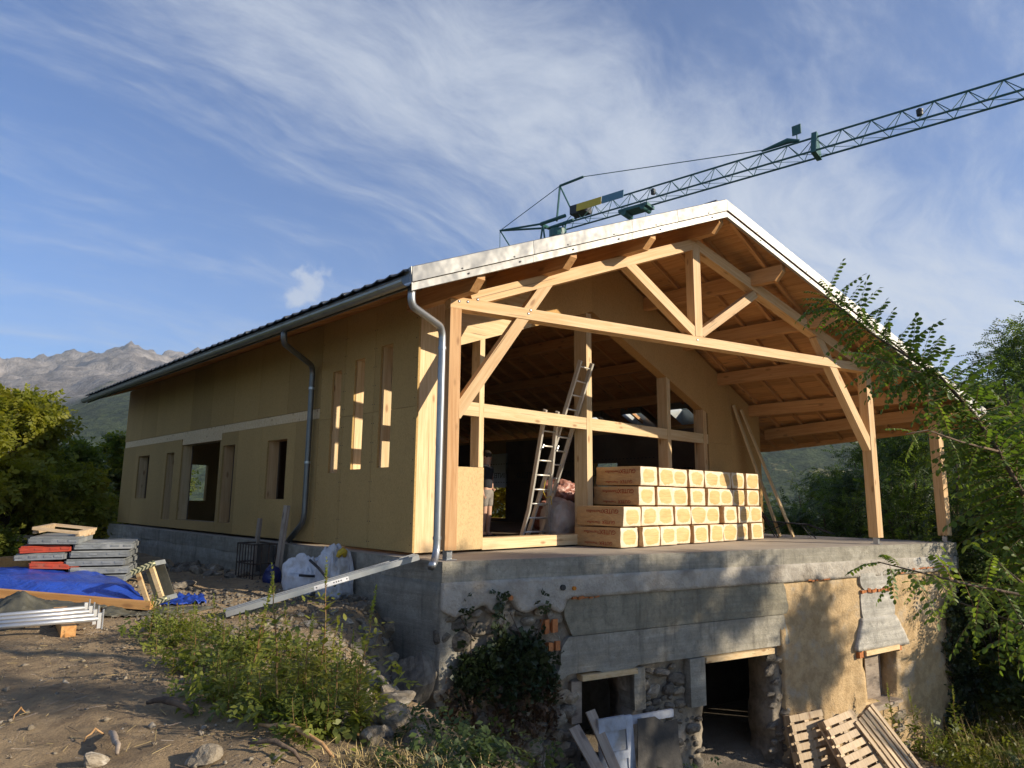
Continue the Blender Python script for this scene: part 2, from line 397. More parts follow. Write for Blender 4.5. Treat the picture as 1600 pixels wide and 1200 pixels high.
def metal(name, c, rough, dents=0.0, mt=0.9, dscale=2.0, wear=0.15, bs=0.5):
    m, gg, b = newmat(name); co, r = objco(gg)
    n = gg.noise(co, 6, 4, 0.6); col = gg.mix(gg.math('MULTIPLY', gg.smooth(n, 0.4, 0.75), wear), c, tuple(v*0.55 for v in c))
    rg = gg.math('ADD', gg.math('MULTIPLY', n, 0.18), rough-0.09)
    fin(gg, b, col, rg, gg.noise(gg.mapping(co, (1, 1, 1)), dscale, 3, 0.5) if dents else None, dents, bs, mt, 0.5); return m
M['sheet'] = metal('bare_sheet_metal', (0.29, 0.285, 0.27), 0.52, 0.10, 0.45, 1.6, 0.10, 0.6)
M['galv'] = metal('galvanised_steel', (0.36, 0.375, 0.39), 0.40, 0.0, 0.85, wear=0.4)
M['galv_bright'] = metal('bright_galvanised_steel', (0.56, 0.57, 0.58), 0.40, 0.0, 0.7, wear=0.3)
M['zinc'] = metal('zinc_gutter', (0.42, 0.45, 0.45), 0.36, 0.0, 0.85, wear=0.3)
M['zinc_dark'] = metal('dark_zinc', (0.16, 0.17, 0.17), 0.42, 0.0, 0.7)
M['alu'] = metal('ladder_aluminium', (0.74, 0.70, 0.62), 0.42, 0.0, 0.55, wear=0.15)
M['crane'] = metal('crane_green_paint', (0.028, 0.11, 0.10), 0.5, 0.0, 0.0, wear=0.4)
M['crane_yellow'] = metal('yellow_sign_paint', (0.62, 0.42, 0.03), 0.5, 0.0, 0.0)
M['crane_blue'] = metal('blue_grey_sign_paint', (0.10, 0.21, 0.27), 0.5, 0.0, 0.0)
M['black'] = metal('black_paint', (0.018, 0.018, 0.02), 0.55, 0.0, 0.0)
M['rust'] = mottled('rusty_steel', (0.11, 0.075, 0.055), (0.05, 0.04, 0.035), 9, 0.8, 0.004, metal=0.3)
M['tile'] = mottled('dark_roof_tile', (0.085, 0.085, 0.085), (0.05, 0.052, 0.055), 6, 0.55, 0.004, spec=0.5)
M['formgrey'] = mottled('formwork_grey', (0.21, 0.225, 0.23), (0.14, 0.15, 0.155), 5, 0.6, 0.004, (0.27, 0.28, 0.28), spec=0.4)
M['formred'] = mottled('formwork_red', (0.42, 0.055, 0.025), (0.30, 0.04, 0.02), 5, 0.6, 0.004, (0.25, 0.08, 0.05), spec=0.4)
M['door_paint'] = mottled('old_blue_white_paint', (0.48, 0.51, 0.56), (0.36, 0.39, 0.45), 4, 0.7, 0.003, (0.30, 0.29, 0.27))
M['black_sheet'] = mottled('blackened_sheet', (0.065, 0.058, 0.05), (0.032, 0.03, 0.028), 3, 0.6, 0.01, (0.09, 0.07, 0.05), spec=0.4)
M['tarp_dark'] = mottled('dark_olive_sheet', (0.10, 0.095, 0.07), (0.055, 0.055, 0.042), 3, 0.55, 0.01, spec=0.5)
M['bag_white'] = mottled('white_woven_bag', (0.66, 0.67, 0.70), (0.52, 0.53, 0.56), 6, 0.7, 0.01, (0.42, 0.40, 0.37), 22)
M['bag_clear'] = mottled('cloudy_film_bag', (0.58, 0.50, 0.43), (0.46, 0.38, 0.32), 3.5, 0.4, 0.02, (0.55, 0.50, 0.45), 9, spec=0.5)
M['bag_pink'] = mottled('pinkish_film_bag', (0.46, 0.22, 0.17), (0.30, 0.12, 0.09), 3.5, 0.35, 0.03, (0.55, 0.42, 0.37), 9, spec=0.6)
M['ink_red'] = mottled('red_print', (0.34, 0.035, 0.012), (0.26, 0.03, 0.012), 20, 0.6, 0.0)
M['ink'] = mottled('dark_print', (0.03, 0.03, 0.035), (0.05, 0.05, 0.05), 20, 0.6, 0.0)
M['yellow'] = mottled('yellow_tie', (0.58, 0.42, 0.05), (0.45, 0.30, 0.03), 9, 0.6, 0.004)
M['blue_plastic'] = mottled('dark_blue_plastic', (0.02, 0.035, 0.16), (0.015, 0.02, 0.09), 5, 0.4, 0.01, spec=0.5)
M['foam'] = mottled('orange_foam', (0.62, 0.25, 0.035), (0.48, 0.17, 0.02), 9, 0.9, 0.02)
M['skin'] = mottled('skin', (0.52, 0.32, 0.23), (0.46, 0.27, 0.19), 8, 0.55, 0.001)
M['hair'] = mottled('dark_hair', (0.035, 0.022, 0.014), (0.02, 0.014, 0.01), 30, 0.6, 0.004)
M['cloth_dark'] = mottled('dark_cloth', (0.022, 0.023, 0.028), (0.014, 0.014, 0.018), 12, 0.9, 0.004)
M['cloth_grey'] = mottled('grey_beige_cloth', (0.24, 0.215, 0.19), (0.18, 0.16, 0.14), 12, 0.9, 0.004)
M['mesh_cloth'] = mottled('sling_fabric', (0.24, 0.225, 0.20), (0.18, 0.17, 0.15), 30, 0.8, 0.002)
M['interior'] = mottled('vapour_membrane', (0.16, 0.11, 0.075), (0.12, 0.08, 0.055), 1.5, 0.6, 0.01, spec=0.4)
M['cellar'] = mottled('shade_dark_cellar', (0.05, 0.043, 0.035), (0.03, 0.026, 0.02), 3.0, 0.95, 0.02)  # shade inside the cellar is put into this near-black colour
M['floor_in'] = mottled('subfloor', (0.30, 0.23, 0.16), (0.24, 0.18, 0.12), 2, 0.8, 0.003)
M['grass_dry'] = mottled('dry_grass', (0.52, 0.40, 0.19), (0.40, 0.29, 0.12), 9, 0.8, 0.0)
M['bark'] = mottled('brown_bark', (0.16, 0.115, 0.08), (0.08, 0.06, 0.045), 9, 0.95, 0.02, bscale=26)
M['stick'] = wood('split_branch', (0.62, 0.38, 0.18), (0.42, 0.23, 0.09), stain=0.3)
M['log_bark'] = mottled('grey_waney_bark', (0.23, 0.19, 0.15), (0.15, 0.12, 0.095), 9, 0.95, 0.01)

def tarp():
    m, gg, b = newmat('blue_tarpaulin'); co, r = objco(gg)
    n = gg.noise(co, 2.6, 4, 0.6)
    col = gg.mix(gg.smooth(n, 0.3, 0.7), (0.022, 0.072, 0.42), (0.014, 0.045, 0.30))
    fin(gg, b, col, 0.34, gg.noise(gg.mapping(co, (1, 1, 1)), 7, 4, 0.6, 1.2), 0.05, 0.55, 0, 0.5); return m
M['tarp_blue'] = tarp()
def film():
    m, gg, b = newmat('wrapped_fibre_end'); co, r = objco(gg)
    x, y, z = gg.sep(gg.N('ShaderNodeTexCoord').outputs['Object'])
    # local face x in +-0.29, z in +-0.17: the film bunches white round the rim, the batt shows through in the middle
    dx = gg.math('DIVIDE', gg.math('ABSOLUTE', x), 0.272); dz = gg.math('DIVIDE', gg.math('ABSOLUTE', z), 0.175)
    d = gg.math('POWER', gg.math('ADD', gg.math('POWER', dx, 3.2), gg.math('POWER', dz, 3.2)), 0.31)
    d = gg.math('ADD', d, gg.math('MULTIPLY', gg.math('SUBTRACT', gg.noise(co, 6, 5, 0.65), 0.5), 0.55))
    d = gg.math('ADD', d, gg.math('MULTIPLY', gg.math('SUBTRACT', r, 0.5), 0.22))
    rim = gg.smooth(d, 0.70, 0.80)
    creas = gg.noise(co, 26, 4, 0.7, 1.5)
    batt = gg.mix(gg.smooth(gg.noise(gg.mapping(co, (1, 1, 9)), 5, 4, 0.6), 0.35, 0.7), (0.66, 0.44, 0.19), (0.56, 0.35, 0.14))
    batt = gg.mix(gg.math('MULTIPLY', gg.smooth(gg.math('ABSOLUTE', gg.math('ADD', z, gg.math('MULTIPLY', gg.math('SUBTRACT', r, 0.5), 0.1))), 0.004, 0.0), 0.6), batt, (0.30, 0.17, 0.07))
    col = gg.mix(gg.math('MULTIPLY', rim, gg.ramp(creas, [(0.3, 0.30), (0.65, 0.9)])), batt, (0.78, 0.70, 0.56))
    fin(gg, b, col, 0.42, creas, 0.008, 0.5, 0, 0.4); return m
M['film_end'] = film()
def filmside():
    m, gg, b = newmat('wrapped_fibre_side'); co, r = objco(gg)
    wr = gg.noise(gg.mapping(co, (1, 1.0, 3.0), rot=(rad(28), 0, 0)), 4.5, 5, 0.6, 1.6)
    col = gg.mix(gg.smooth(wr, 0.35, 0.7), (0.52, 0.325, 0.15), (0.43, 0.25, 0.11))
    col = gg.mix(gg.math('MULTIPLY', gg.smooth(gg.noise(gg.mapping(co, (1, 0.6, 6)), 3, 4, 0.6), 0.6, 0.75), 0.5), col, (0.62, 0.46, 0.29))
    fin(gg, b, col, 0.36, wr, 0.03, 0.6, 0, 0.5); return m
M['film_side'] = filmside()
def membrane():
    m = bpy.data.materials.new('translucent_membrane'); m.use_nodes = True; gg = G(m.node_tree)
    b = gg.n['Principled BSDF']; o = gg.n['Material Output']
    b.inputs['Base Color'].default_value = (0.45, 0.46, 0.48, 1); b.inputs['Roughness'].default_value = 0.6
    t = gg.N('ShaderNodeBsdfTranslucent'); t.inputs[0].default_value = (0.62, 0.66, 0.72, 1)
    mx = gg.N('ShaderNodeMixShader'); mx.inputs[0].default_value = 0.6
    gg.l.new(b.outputs[0], mx.inputs[1]); gg.l.new(t.outputs[0], mx.inputs[2]); gg.l.new(mx.outputs[0], o.inputs[0]); return m
M['membrane'] = membrane()
def chevron():
    m, gg, b = newmat('chevron_print'); x, y, z = gg.sep(gg.N('ShaderNodeTexCoord').outputs['Object'])
    v = gg.math('FRACT', gg.math('MULTIPLY', gg.math('ADD', x, gg.math('MULTIPLY', gg.math('ABSOLUTE', z), 1.1)), 20.0))
    fin(gg, b, gg.mix(gg.math('GREATER_THAN', v, 0.5), (0.06, 0.075, 0.05), (0.60, 0.56, 0.33)), 0.6); return m
M['chevron'] = chevron()

def leaf(name, c1, c2, trans=0.35, c3=None, rough=0.5, spec=0.4):
    m = bpy.data.materials.new(name); m.use_nodes = True; gg = G(m.node_tree); b = gg.n['Principled BSDF']; o = gg.n['Material Output']
    geo = gg.N('ShaderNodeNewGeometry'); r = geo.outputs['Random Per Island']
    col = gg.mix(r, c1, c2)
    if c3 is not None:
        col = gg.mix(gg.smooth(gg.noise(geo.outputs['Position'], 0.9, 3, 0.6), 0.42, 0.7), col, c3)
    b.inputs['Roughness'].default_value = rough; b.inputs['Specular IOR Level'].default_value = spec; gg.l.new(col, b.inputs['Base Color'])
    t = gg.N('ShaderNodeBsdfTranslucent'); gg.l.new(gg.mix(1.0, col, (1.5, 1.5, 0.7), 'MULTIPLY'), t.inputs[0])
    mx = gg.N('ShaderNodeMixShader'); mx.inputs[0].default_value = trans
    gg.l.new(b.outputs[0], mx.inputs[1]); gg.l.new(t.outputs[0], mx.inputs[2]); gg.l.new(mx.outputs[0], o.inputs[0]); return m
M['leaf_yellow'] = leaf('yellow_green_leaf', (0.23, 0.24, 0.026), (0.15, 0.17, 0.022), 0.5, (0.28, 0.24, 0.03))
M['leaf_mid'] = leaf('mid_green_leaf', (0.115, 0.15, 0.024), (0.07, 0.10, 0.018), 0.45, (0.17, 0.18, 0.028))
M['leaf_dark'] = leaf('dark_green_leaf', (0.040, 0.068, 0.018), (0.026, 0.046, 0.014), 0.3, (0.06, 0.09, 0.02))
M['leaf_robinia'] = leaf('robinia_leaf', (0.10, 0.16, 0.026), (0.065, 0.115, 0.02), 0.45, (0.14, 0.19, 0.03))
M['leaf_ivy'] = leaf('ivy_leaf', (0.028, 0.048, 0.016), (0.018, 0.032, 0.012), 0.15, (0.045, 0.06, 0.02))
M['leaf_ivy_dry'] = leaf('dry_ivy_leaf', (0.10, 0.06, 0.035), (0.06, 0.035, 0.02), 0.15)
M['leaf_weed'] = leaf('weed_leaf', (0.20, 0.23, 0.04), (0.12, 0.16, 0.03), 0.45, (0.26, 0.26, 0.05))
M['weed_spike'] = leaf('weed_spike', (0.30, 0.33, 0.07), (0.22, 0.26, 0.06), 0.4)
M['weed_stem'] = mottled('weed_stem_green', (0.16, 0.13, 0.05), (0.20, 0.09, 0.04), 6, 0.7, 0.0)
# ------------------------------------------------------------------ ground
def rim(b):
    bs = [-40, -14, -8, -6, -4, -2.5, -1, 0, 1.0, 2.0, 3.0, 60]; av = [-9, -5.4, -3.9, -3.3, -2.95, -2.6, -2.05, -1.45, -0.55, 0.35, 0.9, 0.9]
    return np.interp(b, bs, av)
def low_z(a): return -2.80 - 0.10*np.clip(a, -6, 16)
def ground_z(a, b):
    a = np.asarray(a, float); b = np.asarray(b, float)
    n = fbm(a*0.55, b*0.55, 1.3, 5)*0.12 + fbm(a*2.3, b*2.3, 7.7, 5)*0.075
    p = -0.62 + n + 0.06*np.exp(-((a+5.5)**2+(b+5)**2)/14) + 0.26*np.exp(-((a+3.7)**2/2.4+(b-3.8)**2/8.0)) - 0.012*np.clip(-a-4, 0, 30) - 0.06*np.clip(b-17, 0, 40) - 0.14*np.clip(-a-7, 0, 12)
    d = a - rim(b)
    lz = low_z(a) + n*1.2 + 0.02*np.clip(b-2, 0, 10)
    t = sstep((d+0.15)/2.0)
    bump = np.abs(fbm(a*1.7, b*1.7, 3.1, 4))*0.35*t*(1-t)*3
    z = p*(1-t) + lz*t + bump
    inside = (a > 0.22) & (b > -0.265*a + 0.35) & (a < 11.2) & (b < 15.1)
    z = np.where(inside, -3.3, z)
    far = np.clip((np.hypot(a-4, b-3)-26)/20, 0, 1)
    return z - far*3.0
GX, GY = np.arange(-30, 46.01, 0.1), np.arange(-30, 50.01, 0.1)
GZ = ground_z(*np.meshgrid(GX, GY, indexing='ij'))
def gz(a, b):
    i = min(max((a+30)/0.1, 0), len(GX)-2.001); j = min(max((b+30)/0.1, 0), len(GY)-2.001); i0, j0 = int(i), int(j); u, v = i-i0, j-j0
    return float((GZ[i0, j0]*(1-u)+GZ[i0+1, j0]*u)*(1-v)+(GZ[i0, j0+1]*(1-u)+GZ[i0+1, j0+1]*u)*v)
def near_ground():
    xs = np.concatenate([np.arange(-24, -9, 0.6), np.arange(-9, 3, 0.075), np.arange(3, 14, 0.15), np.arange(14, 40.1, 0.6)])
    ys = np.concatenate([np.arange(-26, -9, 0.6), np.arange(-9, 7, 0.075), np.arange(7, 17, 0.2), np.arange(17, 46.1, 0.6)])
    X, Y = np.meshgrid(xs, ys, indexing='ij'); Z = ground_z(X, Y)
    fine = fbm(X*7, Y*7, 2.2, 3)*0.018; Z = Z + np.where(Z > -3.25, fine, 0)
    n, m = X.shape; V = np.stack([X, Y, Z], -1).reshape(-1, 3)
    i = np.arange(n*m).reshape(n, m)
    Fq = np.stack([i[:-1, :-1], i[1:, :-1], i[1:, 1:], i[:-1, 1:]], -1).reshape(-1, 4)
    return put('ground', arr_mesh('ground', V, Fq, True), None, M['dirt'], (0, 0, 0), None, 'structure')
near_ground()

# far terrain: valley floor, wooded slopes and a bare ridge
def hills():
    azs = np.radians(np.arange(-62, 152, 0.25)); rs = np.concatenate([np.arange(24, 60, 6), np.geomspace(60, 900, 26), np.geomspace(940, 5200, 150)])
    AZg, R = np.meshgrid(azs, rs, indexing='ij'); X = CAM.x + R*np.sin(AZg); Y = CAM.y + R*np.cos(AZg); d = np.degrees(AZg)
    ridge = np.interp(d, [-62, -20, 0, 6.8, 9.5, 11.5, 13.2, 14.8, 16.4, 17.5, 19.0, 21.5, 26, 34, 45, 58, 67, 75, 90, 120, 152],
                      [500, 620, 690, 740, 742, 775, 812, 860, 812, 838, 845, 820, 760, 620, 560, 520, 480, 440, 400, 420, 400])
    mid = np.interp(d, [-62, 0, 6, 9, 11, 13, 15, 17, 20, 26, 40, 56, 62, 67, 72, 90, 152], [110, 118, 116, 124, 142, 166, 182, 192, 205, 200, 170, 190, 200, 190, 170, 150, 150])
    lowp = np.interp(R, [24, 60, 160, 420, 900], [-5.5, -8, -22, -30, 6])
    rough = fbm(X/420, Y/420, 0.3, 6)
    rid = 1-np.abs(fbm(X/330, Y/330, 4.1, 5))*2
    t1 = sstep((R-650)/700); h1 = mid*t1*(1+0.25*rough)
    t2 = np.clip((R-1450)/2550, 0, 1)**1.15; h2 = ridge*0.745*t2 + (rid-0.45)*150*t2*(1-t2*0.35) + (1-np.abs(fbm(X/150, Y/150, 8.1, 5))*2.2-0.5)*70*t2*np.clip(1.6-np.abs(t2-1)*1.0, 0.4, 1) - ridge*0.15*np.clip((R-4000)/1200, 0, 1)
    Z = np.maximum(lowp + h1, np.where(R > 1450, h1*(1-t2*0.6) + h2, -1e3)) + rough*8*np.clip((R-200)/400, 0, 1)
    n, m = X.shape; V = np.stack([X, Y, Z], -1).reshape(-1, 3); i = np.arange(n*m).reshape(n, m)
    Fq = np.stack([i[:-1, :-1], i[1:, :-1], i[1:, 1:], i[:-1, 1:]], -1).reshape(-1, 4)[:, ::-1]
    mt, gg, b = newmat('wooded_slopes_and_bare_rock'); geo = gg.N('ShaderNodeNewGeometry'); pos = geo.outputs['Position']
    x, y, z = gg.sep(pos)
    dist = gg.vmath('LENGTH', gg.comb(x, y, 0.0))
    n1 = gg.noise(pos, 0.011, 6, 0.6); n2 = gg.noise(gg.mapping(pos, (1, 1, 0.6)), 0.05, 5, 0.7); n3 = gg.noise(pos, 0.0045, 5, 0.6)
    forest = gg.mix(gg.smooth(n2, 0.38, 0.66), (0.016, 0.030, 0.015), (0.055, 0.075, 0.030))
    meadow = gg.mix(gg.smooth(n2, 0.3, 0.7), (0.22, 0.21, 0.09), (0.30, 0.25, 0.13))
    mm = gg.math('MULTIPLY', gg.smooth(n1, 0.645, 0.69), gg.smooth(z, 175, 90))
    low = gg.mix(mm, forest, meadow)
    rock = gg.mix(gg.smooth(gg.noise(gg.mapping(pos, (1, 1, 0.35)), 0.014, 7, 0.72), 0.36, 0.66), (0.13, 0.115, 0.105), (0.29, 0.265, 0.245))
    rl = gg.smooth(gg.math('ADD', z, gg.math('MULTIPLY', gg.math('SUBTRACT', n3, 0.5), 420)), 215, 290)
    col = gg.mix(rl, low, rock)
    fin(gg, b, col, 0.95, gg.math('ADD', n2, gg.noise(pos, 0.02, 7, 0.7)), 14.0, 0.8, 0, 0.05)
    return put('hills', arr_mesh('hills', V, Fq, True), None, mt, (0, 0, 0), None, 'structure')
hills()
# gravel road on the low side, right of the house
def road():
    mb = MB(); prev = None; n = 40
    for i in range(n+1):
        t = i/n; c = Vector((12.2+10.5*t, -8.5+14*t+3*math.sin(t*2.2), 0)); w = 1.7
        d = Vector((10.5, 14+6.6*math.cos(t*2.2), 0)).normalized(); s = Vector((-d.y, d.x, 0))
        row = [c+s*(w*k) for k in (-1, -0.5, 0, 0.5, 1)]
        for p in row: p.z = gz(p.x, p.y)+0.05
        o = len(mb.v); mb.v += row
        if prev is not None:
            for k in range(4): mb.f.append([prev+k, o+k, o+k+1, prev+k+1]); mb.m.append(0)
        prev = o
    return build('gravel_road', mb, M['gravel'], kind='structure', smooth=True)
road()

# ------------------------------------------------------------------ basement: old rubble wall with new concrete on top
BAS = empty('basement_wall', (0, 0, -1), 'old rubble stone basement wall with grey concrete bands and dark openings under the wooden house', 'wall')
def slab_poly(z, e=0.0): return [(-e, -0.02-e, z), (11.392+e, -3.019-e, z), (11.392+e, 15.35+e, z), (-e, 15.35+e, z)]
o = build('concrete_slab', MB().prism(slab_poly(-0.265), (0, 0, 0.265)), [M['concrete'], M['slabtop']], BAS)
for p in o.data.polygons:
    if p.normal.z > 0.9: p.material_index = 1
# formwork joints in the slab edge: thin dark grooves between pours
def front_plate(name, s0, s1, z0, z1, proud, thick, mat, holes=(), step=0.07, rough=0.03, jag=0.0, seed=0.0, edge=None, parent=BAS):
    ss = np.arange(s0, s1+step*0.5, step); zs = np.arange(z0, z1+step*0.5, step); ss[-1] = s1; zs[-1] = z1
    def hole(s, z):
        if edge is not None and not edge(s, z): return True
        for h in holes:
            js = jag*float(vn(z*2.6+seed, h[0]*3.1, 1.7)); jz = jag*float(vn(s*2.6+seed, h[2]*3.1, 4.7))
            if h[0]+js < s < h[1]-jag*float(vn(z*2.9+seed, h[1]*2.1, 8.3)) and h[2]+jz < z < h[3]: return True
        return False
    def fmap(s, z, t):
        d = 0.0
        if t == 0.0: d = rough*(float(fbm(s*2.1+seed, z*2.1, 0.4, 4)) + 0.45*float(fbm(s*9+seed, z*9, 2.4, 2)))
        return OB(s, z, -proud + t - d)
    mb = sheet(list(ss), list(zs), hole, fmap, thick, 3)
    return build(name, mb, mat, parent, smooth=rough > 0.02)
OPEN_S = (2.20, 3.09, -2.95, -1.60); OPEN_D = (4.50, 6.00, -3.35, -1.58); OPEN_W = (8.45, 9.42, -2.83, -1.93)
def e_plaster(s, z): return z > -0.565 - (0.025*float(vn(s*2.6, 3.3, 1.1)) if s > 1.9 else 0.09*float(vn(s*3.2, 3.3, 1.1)) + 0.20*float(0.5+0.5*vn(s*5, 1, 2)))
front_plate('plaster_band', 0.0, 11.77, -0.86, -0.262, 0.030, 0.45, M['plaster'], step=0.05, rough=0.022, edge=e_plaster, seed=3)
def e_ring(s, z):
    left = 1.92 + 0.10*float(vn(z*4, 2.2, 5.1)) + (0.0 if z > -1.15 else -0.25*(-z-1.15)/0.45)
    return left < s < 6.40+0.16*float(vn(z*5, 4.4, 9.1)) and z > -1.60-0.03*float(vn(s*3, 8, 1))
front_plate('ring_beam', 1.5, 6.60, -1.08, -0.48, 0.006, 0.45, M['concrete_dark'], step=0.055, rough=0.010, edge=lambda s, z: e_ring(s, z) and z > -1.085, seed=5)
front_plate('ring_beam', 1.5, 6.60, -1.64, -1.09, 0.002, 0.45, M['concrete'], step=0.055, rough=0.012, edge=e_ring, seed=6)
front_plate('render_wall', 6.25, 11.62, -4.3, -0.55, -0.015, 0.5, M['render'], (OPEN_W, (5.0, 6.32, -5, -1.58)), 0.06, 0.055, 0.07, 9)
front_plate('rubble_wall', 0.0, 6.45, -4.0, -0.5, -0.10, 0.5, M['mortar'], (OPEN_S, (OPEN_D[0], 6.12, -5, OPEN_D[3])), 0.06, 0.10, 0.06, 12)
front_plate('concrete_patch', 8.40, 9.50, -1.30, -0.80, 0.02, 0.1, M['concrete_pale'], step=0.05, rough=0.02, seed=2, edge=lambda s, z: 8.45+0.06*vn(z*5, 1, 1) < s < 9.45+0.06*vn(z*5, 2, 1))
front_plate('concrete_patch', 8.40, 9.50, -0.80, -0.50, 0.03, 0.1, M['concrete_pale'], step=0.05, rough=0.02, seed=4, edge=lambda s, z: 8.44 < s < 9.46 and z > -0.78+0.03*vn(s*6, 1, 1))
front_plate('concrete_patch', 8.10, 9.90, -1.86, -1.30, 0.055, 0.12, M['concrete_pale'], step=0.05, rough=0.03, seed=8, edge=lambda s, z: 8.42-(-1.3-z)*0.42 < s < 9.45+(-1.3-z)*0.62)
front_plate('concrete_patch', 9.95, 11.7, -0.72, -0.27, 0.03, 0.1, M['concrete_pale'], step=0.05, rough=0.035, seed=14, edge=lambda s, z: z > -0.42-(s-10)*0.12+0.05*vn(s*4, 3, 1))
# side faces of the basement
def side_plate(name, b0, b1, z0, z1, aface, mat, rough, step=0.12, seed=0.0, flip=False):
    bsx = list(np.arange(b0, b1+step*0.5, step)); zs = list(np.arange(z0, z1+step*0.5, step)); zs[-1] = z1
    def fmap(b, z, t): return Vector((aface + (t if not flip else -t) + (0 if t else (-1 if flip else 1)*rough*float(fbm(b*2+seed, z*2, 1.1, 4))), b, z))
    mb = sheet(bsx, zs, lambda u, v: False, fmap, 0.4)
    return build(name, mb, mat, BAS, smooth=True)
side_plate('side_wall', 0.0, 15.3, -3.4, -0.262, 0.0, M['concrete'], 0.05, 0.14, 2)
side_plate('side_wall', -2.9, 15.3, -4.4, -0.262, 11.33, M['render'], 0.08, 0.2, 4, True)
build('back_wall', MB().box(0.4, 10.9, 14.9, 15.3, -3.4, -0.27), M['concrete'], BAS)
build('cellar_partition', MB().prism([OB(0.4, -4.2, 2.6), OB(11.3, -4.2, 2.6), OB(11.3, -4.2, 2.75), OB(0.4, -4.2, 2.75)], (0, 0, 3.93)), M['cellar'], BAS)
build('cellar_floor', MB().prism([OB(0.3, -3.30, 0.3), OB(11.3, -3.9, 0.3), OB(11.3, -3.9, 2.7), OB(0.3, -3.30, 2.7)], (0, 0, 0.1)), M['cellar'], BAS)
# lintels and jambs
def fbox(name, s0, s1, z0, z1, off0, off1, mat, parent=BAS, tilt=0.0):
    return build(name, MB().prism([OB(s0, z0, off0), OB(s1, z0+tilt, off0), OB(s1, z0+tilt, off1), OB(s0, z0, off1)], (0, 0, z1-z0)), mat, parent)
fbox('lintel', 2.16, 3.14, -1.69, -1.615, -0.05, 0.4, M['spruce']); fbox('lintel', 4.50, 6.04, -1.685, -1.60, -0.05, 0.42, M['spruce'])
fbox('lintel', 8.42, 9.43, -1.95, -1.865, -0.075, 0.4, M['spruce'], tilt=0.03)
fbox('jamb', 2.02, 2.19, -2.25, -1.70, 0.02, 0.4, M['weathered']); fbox('jamb', 3.095, 3.30, -2.2, -1.62, -0.02, 0.35, M['concrete'])
fbox('jamb', 4.18, 4.49, -2.3, -1.60, -0.03, 0.40, M['concrete'])
fbox('window_board', 8.78, 9.18, -2.80, -1.97, 0.22, 0.25, M['weathered'], tilt=0.01); fbox('window_board', 9.19, 9.36, -2.80, -1.95, 0.30, 0.33, M['weathered'])
fbox('sill_board', 8.46, 9.33, -2.86, -2.815, -0.12, 0.35, M['weathered'], tilt=0.03); fbox('sill_board', 8.50, 9.25, -2.92, -2.875, -0.08, 0.35, M['weathered'], tilt=0.02)
# orange brick and foam scraps showing at the joints
for s0, s1, z0, z1 in ((8.46, 9.44, -0.86, -0.79), (8.26, 8.42, -1.99, -1.87), (9.44, 9.58, -1.96, -1.83), (1.55, 1.78, -1.02, -0.80), (1.60, 1.84, -1.25, -1.10), (2.0, 2.5, -0.59, -0.555),
                       (10.1, 11.5, -0.50, -0.47), (9.6, 9.9, -0.56, -0.53), (7.0, 7.6, -0.58, -0.555), (1.35, 1.45, -1.75, -1.45)):
    mb = MB(); n = max(2, int((s1-s0)/0.09))
    for k in range(n):
        a0 = s0+(s1-s0)*k/n; a1 = a0+(s1-s0)/n*random.uniform(0.6, 0.98)
        mb.prism([OB(a0, z0+random.uniform(0, .02), -0.028-random.uniform(0, .03)), OB(a1, z0+random.uniform(0, .02), -0.028-random.uniform(0, .03)), OB(a1, z0, 0.1), OB(a0, z0, 0.1)], (0, 0, (z1-z0)*random.uniform(0.6, 1.1)))
    build('brick_scrap', mb, M['brick_red'], BAS)
# pipe stubs through the wall
for s, z, r, mat in ((1.84, -0.41, 0.040, 'black'), (2.03, -0.43, 0.028, 'foam'), (1.0, -0.50, 0.035, 'brick_red')):
    build('pipe_stub', MB().tube([OB(s, z, -0.06), OB(s, z, 0.1)], r, 14), M[mat], BAS)
# the stones of the rubble masonry
def rock_mesh(seed, flat=1.0, sub=2, rough=0.28):
    bm = bmesh.new(); bmesh.ops.create_icosphere(bm, subdivisions=sub, radius=1.0); r = random.Random(seed)
    planes = []
    for k in range(9):
        n = Vector((r.gauss(0, 1), r.gauss(0, 1), r.gauss(0, 1))).normalized(); planes.append((n, r.uniform(0.50, 0.86)))
    for v in bm.verts:
        d = v.co.normalized(); L = 1.0 + 0.12*mnoise.noise(d*1.7+Vector((seed*3.1, 0, 0)))
        for n, h in planes:
            c = d.dot(n)
            if c*L > h: L = h/c
        L += 0.05*rough/0.28*mnoise.noise(d*5+Vector((0, seed*2.3, 0)))
        v.co = d*L; v.co.z *= flat
    me = bpy.data.meshes.new('stone'); bm.to_mesh(me); bm.free(); return me
STM = []
for k in range(8):
    me = rock_mesh(k+1, 1.0, 2); me.materials.append(M['stone'] if k % 3 else M['stone_tan']); STM.append(me)
def wall_stones(s0, s1, z0, z1, n, holes, off, rmin=0.07, rmax=0.19):
    got = []; tries = 0
    while len(got) < n and tries < n*60:
        tries += 1; s = random.uniform(s0, s1); z = random.uniform(z0, z1); r = random.uniform(rmin, rmax)*(1 if tries < n*20 else 0.6)
        if any(h[0]-r*0.8 < s < h[1]+r*0.8 and h[2]-r < z < h[3]+r*0.6 for h in holes): continue
        if any((s-a)**2+(z-b)**2*1.6 < (0.80*(r+c))**2 for a, b, c in got): continue
        got.append((s, z, r))
    for s, z, r in got:
        o = put('stone', random.choice(STM), BAS, None, OB(s, z, off+random.uniform(0.0, 0.05)))
        o.rotation_euler = (random.uniform(-.3, .3), random.uniform(-.3, .3), -KS*-1+random.uniform(-.3, .3)); o.scale = (r*random.uniform(1.0, 1.45), r*0.75, r*random.uniform(0.6, 0.95))
H = (OPEN_S, OPEN_D, (1.9, 6.5, -1.6, 0))
wall_stones(0.05, 1.95, -2.9, -0.80, 95, H, 0.06); wall_stones(1.5, 2.2, -3.2, -1.65, 26, H, 0.06)
